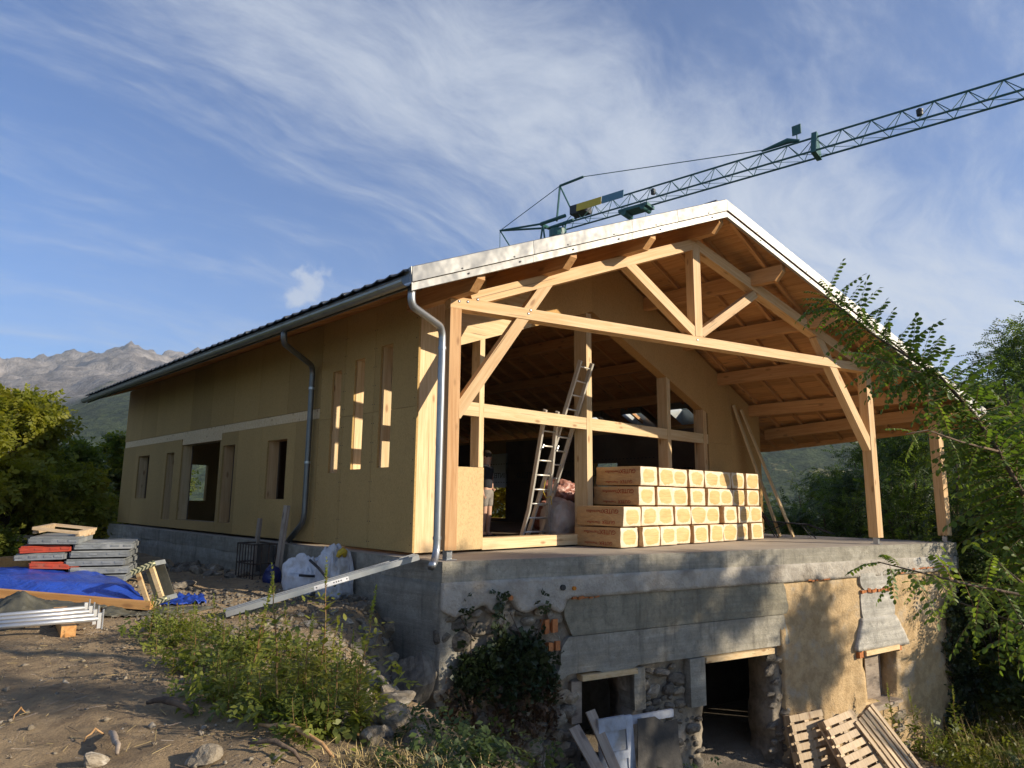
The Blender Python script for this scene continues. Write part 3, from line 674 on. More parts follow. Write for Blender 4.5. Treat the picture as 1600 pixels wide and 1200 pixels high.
wall_stones(3.35, 4.45, -3.3, -1.68, 62, ((4.16, 5, -2.35, -1.5),), 0.08, 0.05, 0.15); wall_stones(6.02, 6.40, -3.5, -1.65, 22, (), 0.06, 0.06, 0.13)
wall_stones(8.3, 9.5, -3.7, -2.95, 22, (), 0.03, 0.10, 0.2); wall_stones(0.15, 1.7, -0.74, -0.62, 14, (), 0.02, 0.05, 0.09)
wall_stones(11.2, 11.7, -3.7, -0.8, 20, (), 0.05, 0.1, 0.2)
# ------------------------------------------------------------------ the house
HOUSE = empty('timber_house', (5.5, 7.0, 0.0), 'new timber frame house with tan board walls, open porch truss and metal edged gable roof', 'house')
AS, BF = 0.20, 0.95                                       # side wall plane, front wall plane
A_R, B_R = 4.54, 15.35                                    # ridge line, back end
def zr(a): return 5.83-0.405*(A_R-a) if a < A_R else 5.83-0.417*(a-A_R)
def bv(a): return -0.265*a-0.57                           # the oblique verge
def eave_b(a): return -3.75+(a-11.95)*6.94 if a > 11.95 else -99
def bfront(a): return max(bv(a)+0.03, eave_b(a))
def hb(name, *args, mat, parent=HOUSE): return build(name, MB().box(*args), M[mat], parent)

# side wall of fibreboard panels
def rects(*pxs): return [(min(p[0] for p in r), max(p[0] for p in r), min(p[1] for p in r), max(p[1] for p in r)) for r in pxs]
WIN = [(12.85, 13.80, 0.73, 1.875), (10.95, 11.52, 0.235, 1.87), (8.09, 10.45, 0.25, 2.02), (7.29, 7.93, 0.26, 1.885), (4.93, 5.75, 0.765, 1.875),
       (3.06, 3.36, 1.21, 2.93), (2.345, 2.65, 1.25, 3.04), (1.56, 1.89, 1.26, 3.16)]
def cuts(lo, hi, edges): return sorted(set([lo, hi]+[e for e in edges if lo+1e-4 < e < hi-1e-4]))
def wall_panel(b0, b1, z0, z1, mat='fibre', a=AS, t=0.035, wins=WIN, parent=HOUSE, name='wall_panel'):
    us = cuts(b0, b1, [w[i] for w in wins for i in (0, 1)]); vs = cuts(z0, z1, [w[i] for w in wins for i in (2, 3)])
    mb = sheet(us, vs, lambda u, v: any(w[0] < u < w[1] and w[2] < v < w[3] for w in wins), lambda u, v, k: Vector((a+k, u, v)), t)
    return build(name, mb, M[mat], parent) if mb.f else None
g_ = 0.007
for z0, z1 in ((0.05, 2.125), (2.13, 3.84)):
    for b0, b1 in ((0.90, 2.05), (2.05, 2.95), (2.95, 3.75)): wall_panel(b0+g_/2, b1-g_/2, z0, z1, a=AS-0.012)
cols = [3.775, 4.6, 6.0, 7.15, 8.04, 10.50, 11.7, 12.9, 14.1, 15.22]
for b0, b1 in zip(cols[:-1], cols[1:]):
    wall_panel(b0+g_/2, b1-g_/2, 0.05, 2.02 if 8 < b0 < 9 else 2.165)
cols = [3.775, 5.0, 6.25, 7.5, 8.75, 10.0, 11.25, 12.5, 13.75, 15.22]
for b0, b1 in zip(cols[:-1], cols[1:]): wall_panel(b0+g_/2, b1-g_/2, 2.345, 3.84)
for b_ in (0.96, 2.02, 2.08, 2.92, 2.98, 3.70):
    mb = MB()
    for z_ in np.arange(0.15, 3.75, 0.30): mb.box(AS-0.0135, AS-0.010, b_-0.008, b_+0.008, z_-0.008, z_+0.008)
    build('screw_row', mb, M['rust'], HOUSE, 'stuff')
build('wall_rail', MB().box(AS+0.012, AS+0.06, 3.78, 15.2, 2.17, 2.34), M['spruce'], HOUSE)
build('door_header', MB().box(AS+0.010, AS+0.20, 8.06, 10.47, 2.025, 2.168), M['spruce'], HOUSE)
build('wall_core', MB().box(AS+0.065, AS+0.2, 3.8, 15.2, 2.17, 3.80), M['fibre'], HOUSE)
for i, (b0, b1, z0, z1) in enumerate(WIN):
    d1 = AS+(0.25 if i > 4 else 0.24); w = 0.03; e = 0.002
    mb = MB(); x0 = AS+0.004
    mb.box(x0, AS+0.09 if i > 4 else d1, b0-w, b0-e, z0-w, z1+w); mb.box(x0, d1, b1+e, b1+w, z0-w, z1+w); mb.box(x0, d1, b0-e, b1+e, z1+e, z1+w); mb.box(x0, d1, b0-e, b1+e, z0-w, z0-e)
    # the boards of the reveal sit behind the panel edge
    for v in mb.v:
        if abs(v.x-x0) < 1e-6: v.x = AS+0.036
    build('window_reveal', mb, M['larch_v' if i in (3, 4) else 'spruce_v'], HOUSE)
build('door_sill', MB().box(AS+0.004, AS+0.30, 8.10, 10.44, 0.06, 0.248), M['spruce'], HOUSE)
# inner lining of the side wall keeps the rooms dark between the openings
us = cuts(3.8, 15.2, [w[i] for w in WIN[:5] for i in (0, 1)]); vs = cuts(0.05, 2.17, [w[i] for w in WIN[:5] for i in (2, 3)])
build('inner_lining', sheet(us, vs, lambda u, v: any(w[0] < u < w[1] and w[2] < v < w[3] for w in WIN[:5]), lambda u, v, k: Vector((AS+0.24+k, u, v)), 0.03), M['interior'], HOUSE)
# right and back walls, partition, floor
RW = [(10.05, 11.10, 0.17, 2.33), (5.3, 6.2, 0.9, 1.9), (13.0, 14.0, 0.9, 1.9)]
us = cuts(BF+0.06, 15.2, [w[i] for w in RW for i in (0, 1)]); vs = cuts(0.02, 2.83, [w[i] for w in RW for i in (2, 3)])
build('right_wall', sheet(us, vs, lambda u, v: any(w[0] < u < w[1] and w[2] < v < w[3] for w in RW), lambda u, v, k: Vector((10.72+k, u, v)), 0.18), M['fibre_warm'], HOUSE)
us = cuts(BF+0.35, 15.0, [w[i] for w in RW for i in (0, 1)]); vs = cuts(0.06, 2.75, [w[i] for w in RW for i in (2, 3)]+[1.2])
build('vapour_membrane', sheet(us, vs, lambda u, v: any(w[0] < u < w[1] and w[2] < v < min(w[3], 1.2 if w is RW[0] else 9) for w in RW) or (10.05 < u < 11.1 and v > 1.2), lambda u, v, k: Vector((10.69+k, u, v)), 0.01), M['interior'], HOUSE)
build('membrane_sheet', MB().box(10.685, 10.688, 9.98, 11.17, 1.2, 2.36), M['membrane'], HOUSE)
BW = [(1.85, 2.56, 0.67, 1.77), (3.2, 4.0, 0.67, 1.77), (6, 7.2, 0.67, 1.77)]
us = cuts(AS+0.3, 10.7, [w[i] for w in BW for i in (0, 1)]); vs = cuts(0.02, 2.60, [w[i] for w in BW for i in (2, 3)])
build('back_wall', sheet(us, vs, lambda u, v: any(w[0] < u < w[1] and w[2] < v < w[3] for w in BW), lambda u, v, k: Vector((u, 15.02+k, v)), 0.18), M['fibre'], HOUSE)
build('back_gable', MB().prism([(AS+0.04, 15.03, 2.6), (10.7, 15.03, 2.6), (10.7, 15.03, zr(10.7)-0.24), (A_R, 15.03, zr(A_R)-0.24), (AS+0.04, 15.03, zr(AS)-0.24)], (0, 0.17, 0)), M['fibre'], HOUSE)
build('subfloor', MB().box(AS+0.31, 10.68, BF+0.28, 15.0, 0.004, 0.05), M['floor_in'], HOUSE)
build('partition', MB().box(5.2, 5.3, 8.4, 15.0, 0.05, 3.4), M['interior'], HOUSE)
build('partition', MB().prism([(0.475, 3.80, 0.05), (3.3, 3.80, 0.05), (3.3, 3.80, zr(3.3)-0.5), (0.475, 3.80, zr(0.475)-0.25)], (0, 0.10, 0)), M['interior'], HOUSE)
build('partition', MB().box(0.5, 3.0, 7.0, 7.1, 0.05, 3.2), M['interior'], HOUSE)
# printed words and dotted line on the membrane (lettering seen from behind, as it hangs)
def lettering(name, body, loc, rx, size, mat, parent, flip=False, sq=1.0):
    cu = bpy.data.curves.new(name, 'FONT'); cu.body = body; cu.size = size; cu.extrude = 0.0006; cu.align_x = 'CENTER'; cu.align_y = 'CENTER'; cu.resolution_u = 2
    tmp = bpy.data.objects.new('tmp', cu); COL.objects.link(tmp); dg = bpy.context.evaluated_depsgraph_get()
    me = bpy.data.meshes.new_from_object(tmp.evaluated_get(dg)); bpy.data.objects.remove(tmp); bpy.data.curves.remove(cu)
    me.name = name; me.transform(Matrix.Diagonal((-sq if flip else sq, 1, 1, 1)))
    if flip: me.flip_normals()
    return put(name, me, parent, M[mat], loc, rx)
mb = MB()
for k in range(64): mb.box(10.680, 10.684, 4.0+k*0.13, 4.05+k*0.13, 1.365, 1.39)
for k in range(64): mb.box(10.680, 10.684, 4.0+k*0.13, 4.05+k*0.13, 1.99, 2.015)
build('dotted_line', mb, M['ink'], HOUSE)
for k in range(6): lettering('printed_word', 'INTELLO', (10.681, 10.55-k*1.5, 1.60), (rad(90), 0, rad(-90)), 0.26, 'ink', HOUSE, True, 0.9)

# front wall of the enclosed part
hb('corner_post', AS+0.03, 0.565, BF-0.02, BF+0.2, 0.04, 3.80, mat='spruce_v'); hb('corner_post', 0.569, 0.685, BF-0.017, BF+0.2, 0.04, 3.80, mat='spruce_v')
hb('corner_panel', 0.69, 1.54, BF-0.012, BF+0.18, 0.045, 1.285, mat='osb')
hb('stud', 1.435, 1.535, BF, BF+0.20, 1.29, 3.42, mat='spruce_v')
hb('stud', 4.075, 4.225, BF-0.003, BF+0.30, 0.21, 4.30, mat='spruce_v')
hb('stud', 6.72, 6.85, BF-0.003, BF+0.24, 0.21, 3.42, mat='spruce_v'); hb('stud', 8.16, 8.30, BF-0.003, BF+0.24, 0.21, 2.95, mat='larch_v')
hb('mid_rail', 0.688, 8.36, BF+0.003, BF+0.085, 2.085, 2.30, mat='spruce')
hb('floor_sill', 1.545, 8.36, BF+0.002, BF+0.26, 0.03, 0.205, mat='spruce')
def gable(a0, a1, zl0, zl1, name='gable_panel', mat='fibre_warm', t=0.22, b=BF-0.006):
    poly = [(a0, b, zl0), (a1, b, zl1), (a1, b, zr(a1)-0.23)]
    if a0 < A_R < a1: poly.append((A_R, b, zr(A_R)-0.23))
    poly.append((a0, b, zr(a0)-0.23)); return build(name, MB().prism(poly, (0, t, 0)), M[mat], HOUSE)
gable(0.69, 2.60, 3.05, 3.75, mat='spruce'); gable(2.603, 4.25, 3.75, 4.36); gable(4.253, 6.30, 4.36, 3.57); gable(6.303, 8.37, 3.57, 2.77)
for a0, a1, z0, z1 in ((8.373, 9.42, 0.03, 2.12), (8.373, 9.42, 2.124, None), (9.424, 10.86, 0.03, 2.12), (9.424, 10.86, 2.124, None)):
    poly = [(a0, BF, z0), (a1, BF, z0), (a1, BF, z1 or zr(a1)-0.23), (a0, BF, z1 or zr(a0)-0.23)]
    build('front_panel', MB().prism(poly, (0, 0.06, 0)), M['fibre_warm'], HOUSE)

# roof boards, covering, rafters, purlins
SKY = [(2.45, 3.15), (3.95, 4.65), (5.35, 6.05)]; SKA = (10.02, 10.72)
ROOF = None
def strip(mb, a0, a1, b0, b1, dz0, th):
    f0, f1 = max(b0, bfront(a0)), max(b0, bfront(a1)); z0, z1 = zr(a0)+dz0, zr(a1)+dz0
    mb.prism([(a0, f0, z0), (a1, f1, z1), (a1, b1, z1), (a0, b1, z0)], (0, 0, th))
edgesL = list(np.arange(-0.82, A_R-0.05, 0.201)); edgesL[-1:] = [edgesL[-1], A_R]
edgesR = [A_R]+list(np.arange(A_R+0.196, 12.62, 0.196))+[12.72]
segs = []
for ed in (edgesL, edgesR):
    for a0, a1 in zip(ed[:-1], ed[1:]):
        mid = (a0+a1)/2
        if SKA[0] < mid < SKA[1]:
            bb = [-99]+[v for s in SKY for v in s]+[B_R+0.1]
            segs += [(a0, a1, bb[i], bb[i+1]) for i in range(0, len(bb), 2)]
        else: segs.append((a0, a1, -99, B_R+0.1))
mb = MB()
for a0, a1, b0, b1 in segs: strip(mb, a0, a1, b0, b1, -0.102, 0.07)
ROOF = build('roof', mb, M['tile'], HOUSE)
for a0, a1, b0, b1 in segs:
    mb = MB(); strip(mb, a0+0.0025, a1-0.0025, b0, b1, -0.13-random.uniform(0, 0.002), 0.025); build('ceiling_board', mb, M['board'], ROOF)
for b0, b1 in SKY:
    mb = MB(); a0, a1 = edgesR[0], 0
    aa = [a for a in edgesR if SKA[0]-0.1 < a < SKA[1]+0.1]
    lo, hi = aa[0], aa[-1]
    lo = min(a0_ for a0_, a1_, *_ in segs if SKA[0] < (a0_+a1_)/2 < SKA[1]); hi = max(a1_ for a0_, a1_, *_ in segs if SKA[0] < (a0_+a1_)/2 < SKA[1])
    for (p, q) in (((lo, b0), (hi, b0)), ((hi, b0), (hi, b1)), ((hi, b1), (lo, b1)), ((lo, b1), (lo, b0))):
        (xa, ya), (xb, yb) = p, q; n = Vector((-(yb-ya), xb-xa, 0)).normalized()*0.02
        mb.prism([(xa, ya, zr(xa)-0.34), (xb, yb, zr(xb)-0.34), (xb+n.x, yb+n.y, zr(xb)-0.34), (xa+n.x, ya+n.y, zr(xa)-0.34)], (0, 0, 0.40))
    build('skylight_frame', mb, M['zinc'], ROOF)
for k in range(31):
    b = -3.55+0.615*k
    af = (-0.44-b)/0.265
    lo = max(-0.62, af); 
    if lo < A_R-0.15: beam('rafter', (lo, b, zr(lo)-0.178), (A_R-0.03, b, zr(A_R-0.03)-0.178), 0.065, 0.088, M['purlin'], ROOF)
    hi = min(12.66, 11.95+(b+3.75)/6.94-0.06); lo = max(A_R+0.03, af)
    if hi-lo > 0.3: beam('rafter', (lo, b, zr(lo)-0.178), (hi, b, zr(hi)-0.178), 0.065, 0.088, M['purlin'], ROOF)
for a0, a1 in ((-0.7, A_R-0.02), (A_R+0.02, 11.9)):
    beam('rafter', (a0, bv(a0)+0.10, zr(a0)-0.178), (a1, bv(a1)+0.10, zr(a1)-0.178), 0.06, 0.088, M['purlin'], ROOF)
for i in range(-3, 5):
    a = A_R+1.465*i; h = 0.27
    if i == -3: a = 0.16
    beam('purlin', (a, bv(a)+0.12, zr(a)-0.225-h/2-(0.02 if i == 0 else 0)), (a, 1.10, zr(a)-0.225-h/2-(0.02 if i == 0 else 0)), 0.14, h, M['purlin'], HOUSE, cut0=0.15)
for a in (2.35, 3.6, 4.54, 5.40, 6.68, 8.04, 9.5):
    beam('purlin', (a, 1.20, zr(a)-0.225-0.12), (a, 15.0, zr(a)-0.225-0.12), 0.14, 0.24, M['purlin'], HOUSE)
beam('eave_purlin', (11.02, -3.32, 2.745), (11.62, 1.15, 2.535), 0.14, 0.26, M['purlin'], HOUSE, cut0=0.12)
for p0, p1 in (((11.965, -3.72), (12.715, 1.58)), ((12.715, 1.58), (12.715, B_R))):
    mb = MB(); d = Vector((p1[0]-p0[0], p1[1]-p0[1], 0)).normalized(); n = Vector((d.y, -d.x, 0))*0.028
    q = [Vector((p0[0], p0[1], zr(p0[0])-0.25)), Vector((p1[0], p1[1], zr(p1[0])-0.25))]
    mb.prism([q[0], q[1], q[1]+n, q[0]+n], (0, 0, 0.20)); build('eave_board', mb, M['board'], ROOF)
# left eave: soffit board and tiles
build('eave_board', MB().box(-0.85, -0.825, bv(-0.84)+0.05, B_R+0.05, zr(-0.83)-0.25, zr(-0.83)-0.06), M['zinc_dark'], ROOF)
tm = MB(); L_, W_ = 0.42, 0.285
for j in range(2):
    for i in range(5):
        x0, x1 = -0.05+j*L_, -0.05+(j+1)*L_
prof = [(-0.15, 0.012), (-0.09, 0.040), (-0.03, 0.022), (0.05, 0.010), (0.15, 0.012)]
vs = []; 
for xx, dz in ((0.0, 0.0), (0.44, 0.0)):
    for yy, zz_ in prof: vs.append((xx, yy, zz_+xx*0.405+0.012*(1-xx/0.44)))
n5 = len(prof); vs2 = [(x_, y_, z_-0.018) for x_, y_, z_ in vs]
fs = [[i, i+n5, i+1+n5, i+1] for i in range(n5-1)]
fs2 = [[i+2*n5, i+1+2*n5, i+1+3*n5, i+3*n5] for i in range(n5-1)]; fs3 = [[i, i+1, i+1+2*n5, i+2*n5] for i in range(n5-1)]+[[i+n5, i+3*n5, i+1+3*n5, i+1+n5] for i in range(n5-1)]+[[0, 2*n5, 3*n5, n5], [n5-1, 2*n5-1, 4*n5-1, 3*n5-1]]
tile_me = bpy.data.meshes.new('roof_tile'); tile_me.from_pydata([(x_, y_, z_) for x_, y_, z_ in vs+vs2], [], [f[::-1] for f in fs]+fs2+fs3); tile_me.materials.append(M['tile'])
for j in range(3):
    for i in range(53):
        a = -0.90+j*0.40; b = bv(a)+0.22+i*0.297
        if b < B_R: put('roof_tile', tile_me, ROOF, None, (a, b, zr(a)-0.024+random.uniform(-.006, .006)), (0, 0, random.uniform(-.02, .02)))
hb('ridge_cap', A_R-0.13, A_R+0.13, bv(A_R)+0.12, B_R, 5.79, 5.85, mat='tile', parent=ROOF)
# sheet metal verge: upper fold and lower strip, sheet by sheet
def verge(a0, a1):
    mb = MB(); n = FN
    def P(a, dz, off): return Vector((a, bv(a), zr(a)+dz)) + n*off
    up = [(0.035, 0.30), (0.04, 0.03), (0.025, 0.0), (-0.175, -0.022), (-0.178, -0.014), (0.015, 0.012), (0.028, 0.03), (0.023, 0.30)]
    A0 = [P(a0, dz, of) for dz, of in up]; A1 = [P(a1, dz, of) for dz, of in up]; k = len(up)
    mb.add(A0+A1, [list(range(k))[::-1], list(range(k, 2*k))]+[[i, (i+1) % k, k+(i+1) % k, k+i] for i in range(k)])
    build('fascia_sheet', mb, M['sheet'], ROOF)
    lo = [(-0.185, 0.005), (-0.285, 0.0), (-0.287, 0.05), (-0.277, 0.05), (-0.277, 0.012), (-0.185, 0.015)]; k = len(lo)
    mb = MB(); A0 = [P(a0, dz, of) for dz, of in lo]; A1 = [P(a1, dz, of) for dz, of in lo]
    mb.add(A0+A1, [list(range(k))[::-1], list(range(k, 2*k))]+[[i, (i+1) % k, k+(i+1) % k, k+i] for i in range(k)])
    build('fascia_strip', mb, M['sheet'], ROOF)
eL = [-0.86, 0.85, 2.55, 3.45, A_R]; eR = [A_R, 5.9, 7.55, 9.2, 10.7, 11.96]
for ed in (eL, eR):
    for a0, a1 in zip(ed[:-1], ed[1:]): verge(a0+0.003, a1-0.003)
p = Vector((-0.865, bv(-0.865), zr(-0.86)))
build('fascia_end', MB().prism([p+Vector((0, 0, 0.03)), p+FN*0.30+Vector((0, 0, 0.03)), p+FN*0.10+Vector((0.02, 0, -0.27)), p+Vector((0.02, 0, -0.20))], (-0.012, 0, 0)), M['sheet'], ROOF)
for a in (-0.2, 0.55, 1.4, 2.2, 3.0, 4.1, 5.2, 6.4, 7.3, 8.4):
    c = Vector((a, bv(a), zr(a)-0.15))-FN*0.02; build('screw', MB().tube([c-FN*0.006, c+FN*0.01], 0.012, 8), M['black'], ROOF)
    c = Vector((a+0.1, bv(a+0.1), zr(a+0.1)-0.235)); build('screw', MB().tube([c-FN*0.012, c+FN*0.01], 0.012, 8), M['black'], ROOF)
# gutter and downpipes
zg = A((645, 437), 0, -0.93).z+0.02
def gutter(b0, b1):
    mb = MB(); prof = []
    for k in range(9): t = math.pi+math.pi*k/8; prof.append((0.078*math.cos(t), 0.078*math.sin(t)))
    prof = [(-0.09, 0.008)]+prof; inner = [(x_*0.94, z_*0.94+0.001) for x_, z_ in reversed(prof)]
    pr_ = prof+inner; k = len(pr_); V0 = [Vector((-0.935+x_, b0, zg+z_)) for x_, z_ in pr_]; V1 = [Vector((-0.935+x_, b1, zg+z_)) for x_, z_ in pr_]
    mb.add(V0+V1, [[i, (i+1) % k, k+(i+1) % k, k+i] for i in range(k)]); return mb
build('gutter', gutter(-0.33, B_R+0.05), M['zinc'], HOUSE)
for b in np.arange(0.2, 15.2, 0.9): 
    mb = gutter(b, b+0.03)
    for v in mb.v: v.x = -0.935+(v.x+0.935)*1.06; v.z = zg+(v.z-zg)*1.06
    build('gutter_bracket', mb, M['zinc'], HOUSE)
pp = [(-0.80, -0.26, zg-0.07), (-0.80, -0.26, zg-0.20), (-0.76, -0.24, zg-0.28), (-0.14, -0.02, 3.09), (-0.085, 0.005, 3.0), (-0.075, 0.012, 2.9), (-0.075, 0.010, 0.20), (-0.09, 0.0, 0.12), (-0.16, -0.06, 0.02), (-0.27, -0.14, -0.04)]
def smooth_path(p, n=5):
    p = [Vector(q) for q in p]; out = [p[0]]
    for i in range(1, len(p)-1):
        a = p[i]+(p[i-1]-p[i])*min(0.45, 0.07/max((p[i-1]-p[i]).length, .01)); c = p[i]+(p[i+1]-p[i])*min(0.45, 0.07/max((p[i+1]-p[i]).length, .01))
        for k in range(n): t = k/(n-1); out.append(a*(1-t)**2+p[i]*2*t*(1-t)+c*t*t)
    out.append(p[-1]); return out
DP = build('downpipe', MB().tube(smooth_path(pp), 0.050, 18), M['galv'], HOUSE, smooth=True)
for z in (2.80, 0.30): build('pipe_clip', MB().tube([(-0.075, 0.011, z-0.02), (-0.075, 0.011, z+0.02)], 0.057, 18), M['galv'], DP, smooth=False)
for z in (2.80, 0.30): build('clip_bracket', MB().box(-0.08, 0.02, 0.05, 0.07, z-0.012, z+0.012), M['galv'], DP)
pp = [(-0.90, 3.02, zg-0.07), (-0.90, 3.02, zg-0.19), (-0.84, 3.1, zg-0.26), (0.04, 3.86, 3.10), (0.10, 3.92, 3.0), (0.10, 3.92, 0.50), (0.10, 3.97, 0.36), (0.09, 4.42, 0.05)]
DP2 = build('downpipe', MB().tube(smooth_path(pp), 0.048, 16), M['zinc_dark'], HOUSE, smooth=True)
for z in (2.7, 1.4): build('pipe_clip', MB().tube([(0.10, 3.92, z-0.02), (0.10, 3.92, z+0.02)], 0.055, 16), M['zinc'], DP2)

# porch truss in the oblique front plane
TF, TD = 0.12, 0.20
def TB(name, s0, z0, s1, z1, h, mat='larch', rec=0.0, w=TD):
    d = (OB(s1, z1)-OB(s0, z0)).normalized(); return beam(name, OB(s0, z0, TF+rec+w/2), OB(s1, z1, TF+rec+w/2), w, h, M[mat], HOUSE, up=FN.cross(d))
TB('tie_beam', 0.09, 3.512, 9.57, 3.512, 0.165)
TB('top_chord', 0.42, 3.600, 4.765, 5.280, 0.185, rec=0.004, w=0.19); TB('top_chord', 4.765, 5.280, 9.35, 3.545, 0.185, rec=0.0065, w=0.19)
TB('king_post', 4.765, 3.60, 4.765, 5.23, 0.165, rec=0.002, w=0.19); TB('strut', 3.25, 4.66, 4.73, 3.63, 0.165, rec=0.009, w=0.17); TB('strut', 4.84, 3.66, 6.24, 4.60, 0.15, rec=0.010, w=0.17)
TB('brace', 0.215, 1.93, 1.72, 4.08, 0.165, rec=0.013, w=0.16); TB('brace', 9.36, 1.88, 7.93, 4.02, 0.175, rec=0.013, w=0.16)
def post(s0, s1, z1, of, mat='larch'):
    d = s1-s0; beam('post', OB((s0+s1)/2, 0.13, of+0.1), OB((s0+s1)/2, z1, of+0.1), d, 0.20, M[mat], HOUSE, up=FN)
    c = OB((s0+s1)/2, 0, of+0.1); mb = MB(); mb.box(c.x-0.045, c.x+0.045, c.y-0.045, c.y+0.045, 0.008, 0.131); mb.box(c.x-0.09, c.x+0.09, c.y-0.09, c.y+0.09, 0.001, 0.012)
    build('post_foot', mb, M['galv'], HOUSE)
post(0.093, 0.262, 3.43, TF+0.003, 'larch_red'); post(9.325, 9.49, 3.43, TF+0.003)
s0 = F((1480.6, 837.75), 0.06)[0]; post(s0, s0+0.165, 2.62, 0.06)
for q in ((717.8, 464), (717.8, 470.6), (731.3, 471.4), (746.9, 468), (829.5, 484.6), (826, 490), (1090, 531), (1303.5, 563.5), (1306, 568)):
    s, z = F(q, TF-0.002); c = OB(s, z, TF)
    build('bolt', MB().tube([c-FN*0.004, c+FN*0.01], 0.021, 12), M['black'], HOUSE); build('bolt', MB().tube([c-FN*0.008, c+FN*0.01], 0.010, 8), M['galv'], HOUSE)
# ------------------------------------------------------------------ tower crane far behind the ridge
JZ = 16.0
jp0 = A((842, 366), 2, JZ); jp1 = A((1600, 147), 2, JZ); jd = (jp1-jp0); jd.z = 0; jd.normalize(); jn = Vector((-jd.y, jd.x, 0))
CR = empty('tower_crane', (jp0.x, jp0.y, -6), 'dark green lattice tower crane with long jib rising behind the roof ridge', 'crane')
root = A((872, 352), 2, JZ); root = jp0 + jd*((root-jp0).dot(jd))
LJ = (jp1-root).dot(jd)+9
def jpt(t, side, up): return root + jd*t + jn*side + Vector((0, 0, up))
TH, HW = 0.80, 0.38
def tubes(name, segs, r, parent, mat='crane', kind=None, n=6):
    mb = MB()
    for p, q in segs: mb.tube([p, q], r, n)
    o = build(name, mb, M[mat], parent, kind); return o
JIB = tubes('jib', [(jpt(0.6, 0, TH), jpt(LJ, 0, TH))], 0.045, CR)
for sd in (-1, 1): tubes('bottom_chord', [(jpt(-0.2, sd*HW, 0), jpt(LJ, sd*HW, 0))], 0.045, JIB)
n = int(LJ/1.15); 
for k in range(n):
    t0, t1 = 0.4+k*1.15, 0.4+(k+1)*1.15; tm_ = (t0+t1)/2
    for sd in (-1, 1):
        tubes('lattice_bar', [(jpt(t0, sd*HW, 0), jpt(tm_, 0, TH))], 0.018, JIB, n=5); tubes('lattice_bar', [(jpt(tm_, 0, TH), jpt(t1, sd*HW, 0))], 0.018, JIB, n=5)
    tubes('lattice_bar', [(jpt(t0, -HW, 0), jpt(t1, HW, 0))], 0.013, JIB, n=4)
def near_t(px):      # distance along the jib at which it crosses a given image column
    best = min((abs((RT.dot(jpt(t, 0, .4)-CAM)/FW.dot(jpt(t, 0, .4)-CAM))*FPX+800-px), t) for t in np.arange(0, LJ, 0.05)); return best[1]
tk = near_t(1270); build('splice_frame', MB().prism([jpt(tk, -0.5, -0.1), jpt(tk, 0.5, -0.1), jpt(tk, 0.12, TH+0.2), jpt(tk, -0.12, TH+0.2)], jd*0.22), M['crane'], CR)
tw = near_t(1232); TW = build('tie_lug', MB().tube([jpt(tw-1.2, 0, TH+0.12), jpt(tw, 0, TH+0.22), jpt(tw+0.5, 0, TH+0.08)], [0.05, 0.14, 0.05], 8), M['crane'], CR)
build('warning_plate', MB().box(-0.03, 0.03, -0.2, 0.2, 0, 0.45).prism([(-.02, -.02, -.35), (.02, -.02, -.35), (.02, .02, -.35), (-.02, .02, -.35)], (0, 0, .36)), M['crane'], CR).location = jpt(near_t(1246), 0, TH+0.45) - WL[CR.name]
ht = 2.6
TOPM = jpt(-0.15, 0, TH+1.75)
tubes('a_frame', [(jpt(-0.2, -0.25, 0.35), TOPM)], 0.06, CR); tubes('a_frame', [(jpt(0.8, 0.25, 0.3), TOPM)], 0.05, CR)
tubes('head_bar', [(TOPM, TOPM+jd*1.6+Vector((0, 0, 0.08)))], 0.07, CR); tubes('pendant_rope', [(TOPM+jd*1.6+Vector((0, 0, 0.08)), jpt(tw-1.1, 0, TH+0.14))], 0.022, CR)
CJ = jpt(-4.6, 0, 0.95)
tubes('pendant_rope', [(TOPM, CJ)], 0.022, CR)
for sd in (-1, 1): tubes('counter_jib', [(CJ, jpt(-0.9, sd*0.4, 0.35))], 0.06, CR)
tubes('hanging_rope', [(CJ, CJ-Vector((0, 0, 9)))], 0.02, CR); tubes('stay_bar', [(CJ, jpt(-1.3, 0, -4.0))], 0.04, CR)
tubes('machinery_deck', [(jpt(-1.2, -0.4, 0.38), jpt(0.5, -0.4, 0.45)), (jpt(-1.2, 0.4, 0.38), jpt(0.5, 0.4, 0.45)), (jpt(-1.2, -0.4, 0.38), jpt(-1.2, 0.4, 0.38))], 0.10, CR, kind='stuff')
for k, (ta, tb) in enumerate(((-1.1, -0.6), (0.0, -0.6), (-1.1, -1.6), (-0.2, -0.1))):
    tubes('mast_leg', [(jpt(ta, 0.35 if k % 2 else -0.35, 0.4), jpt(tb, 0.4 if k % 2 else -0.4, -3.0)), ], 0.055, CR)
build('slewing_ring', MB().tube([jpt(-0.3, 0, -0.55), jpt(-0.3, 0, -0.1)], 0.5, 14), M['crane'], CR)
for k in range(9):
    zz0 = JZ-1.2-k*1.5
    for sx, sy in ((-1, -1), (1, -1), (1, 1), (-1, 1)): tubes('mast_leg', [(jpt(-0.3+0.5*sx, 0.5*sy, -1.2-k*1.5), jpt(-0.3+0.5*sx, 0.5*sy, -2.7-k*1.5))], 0.05, CR, n=5)
    for sy in (-1, 1): tubes('lattice_bar', [(jpt(-0.8, 0.5*sy, -1.2-k*1.5), jpt(0.2, 0.5*sy, -2.7-k*1.5))], 0.03, CR, n=4)
build('winch', MB().prism([jpt(0.75, -0.35, 0.45), jpt(1.75, -0.35, 0.45), jpt(1.75, -0.35, 0.95), jpt(0.75, -0.35, 0.95)], jn*0.7), M['black'], CR)
ta, tb, tc_ = near_t(907), near_t(946), near_t(981)
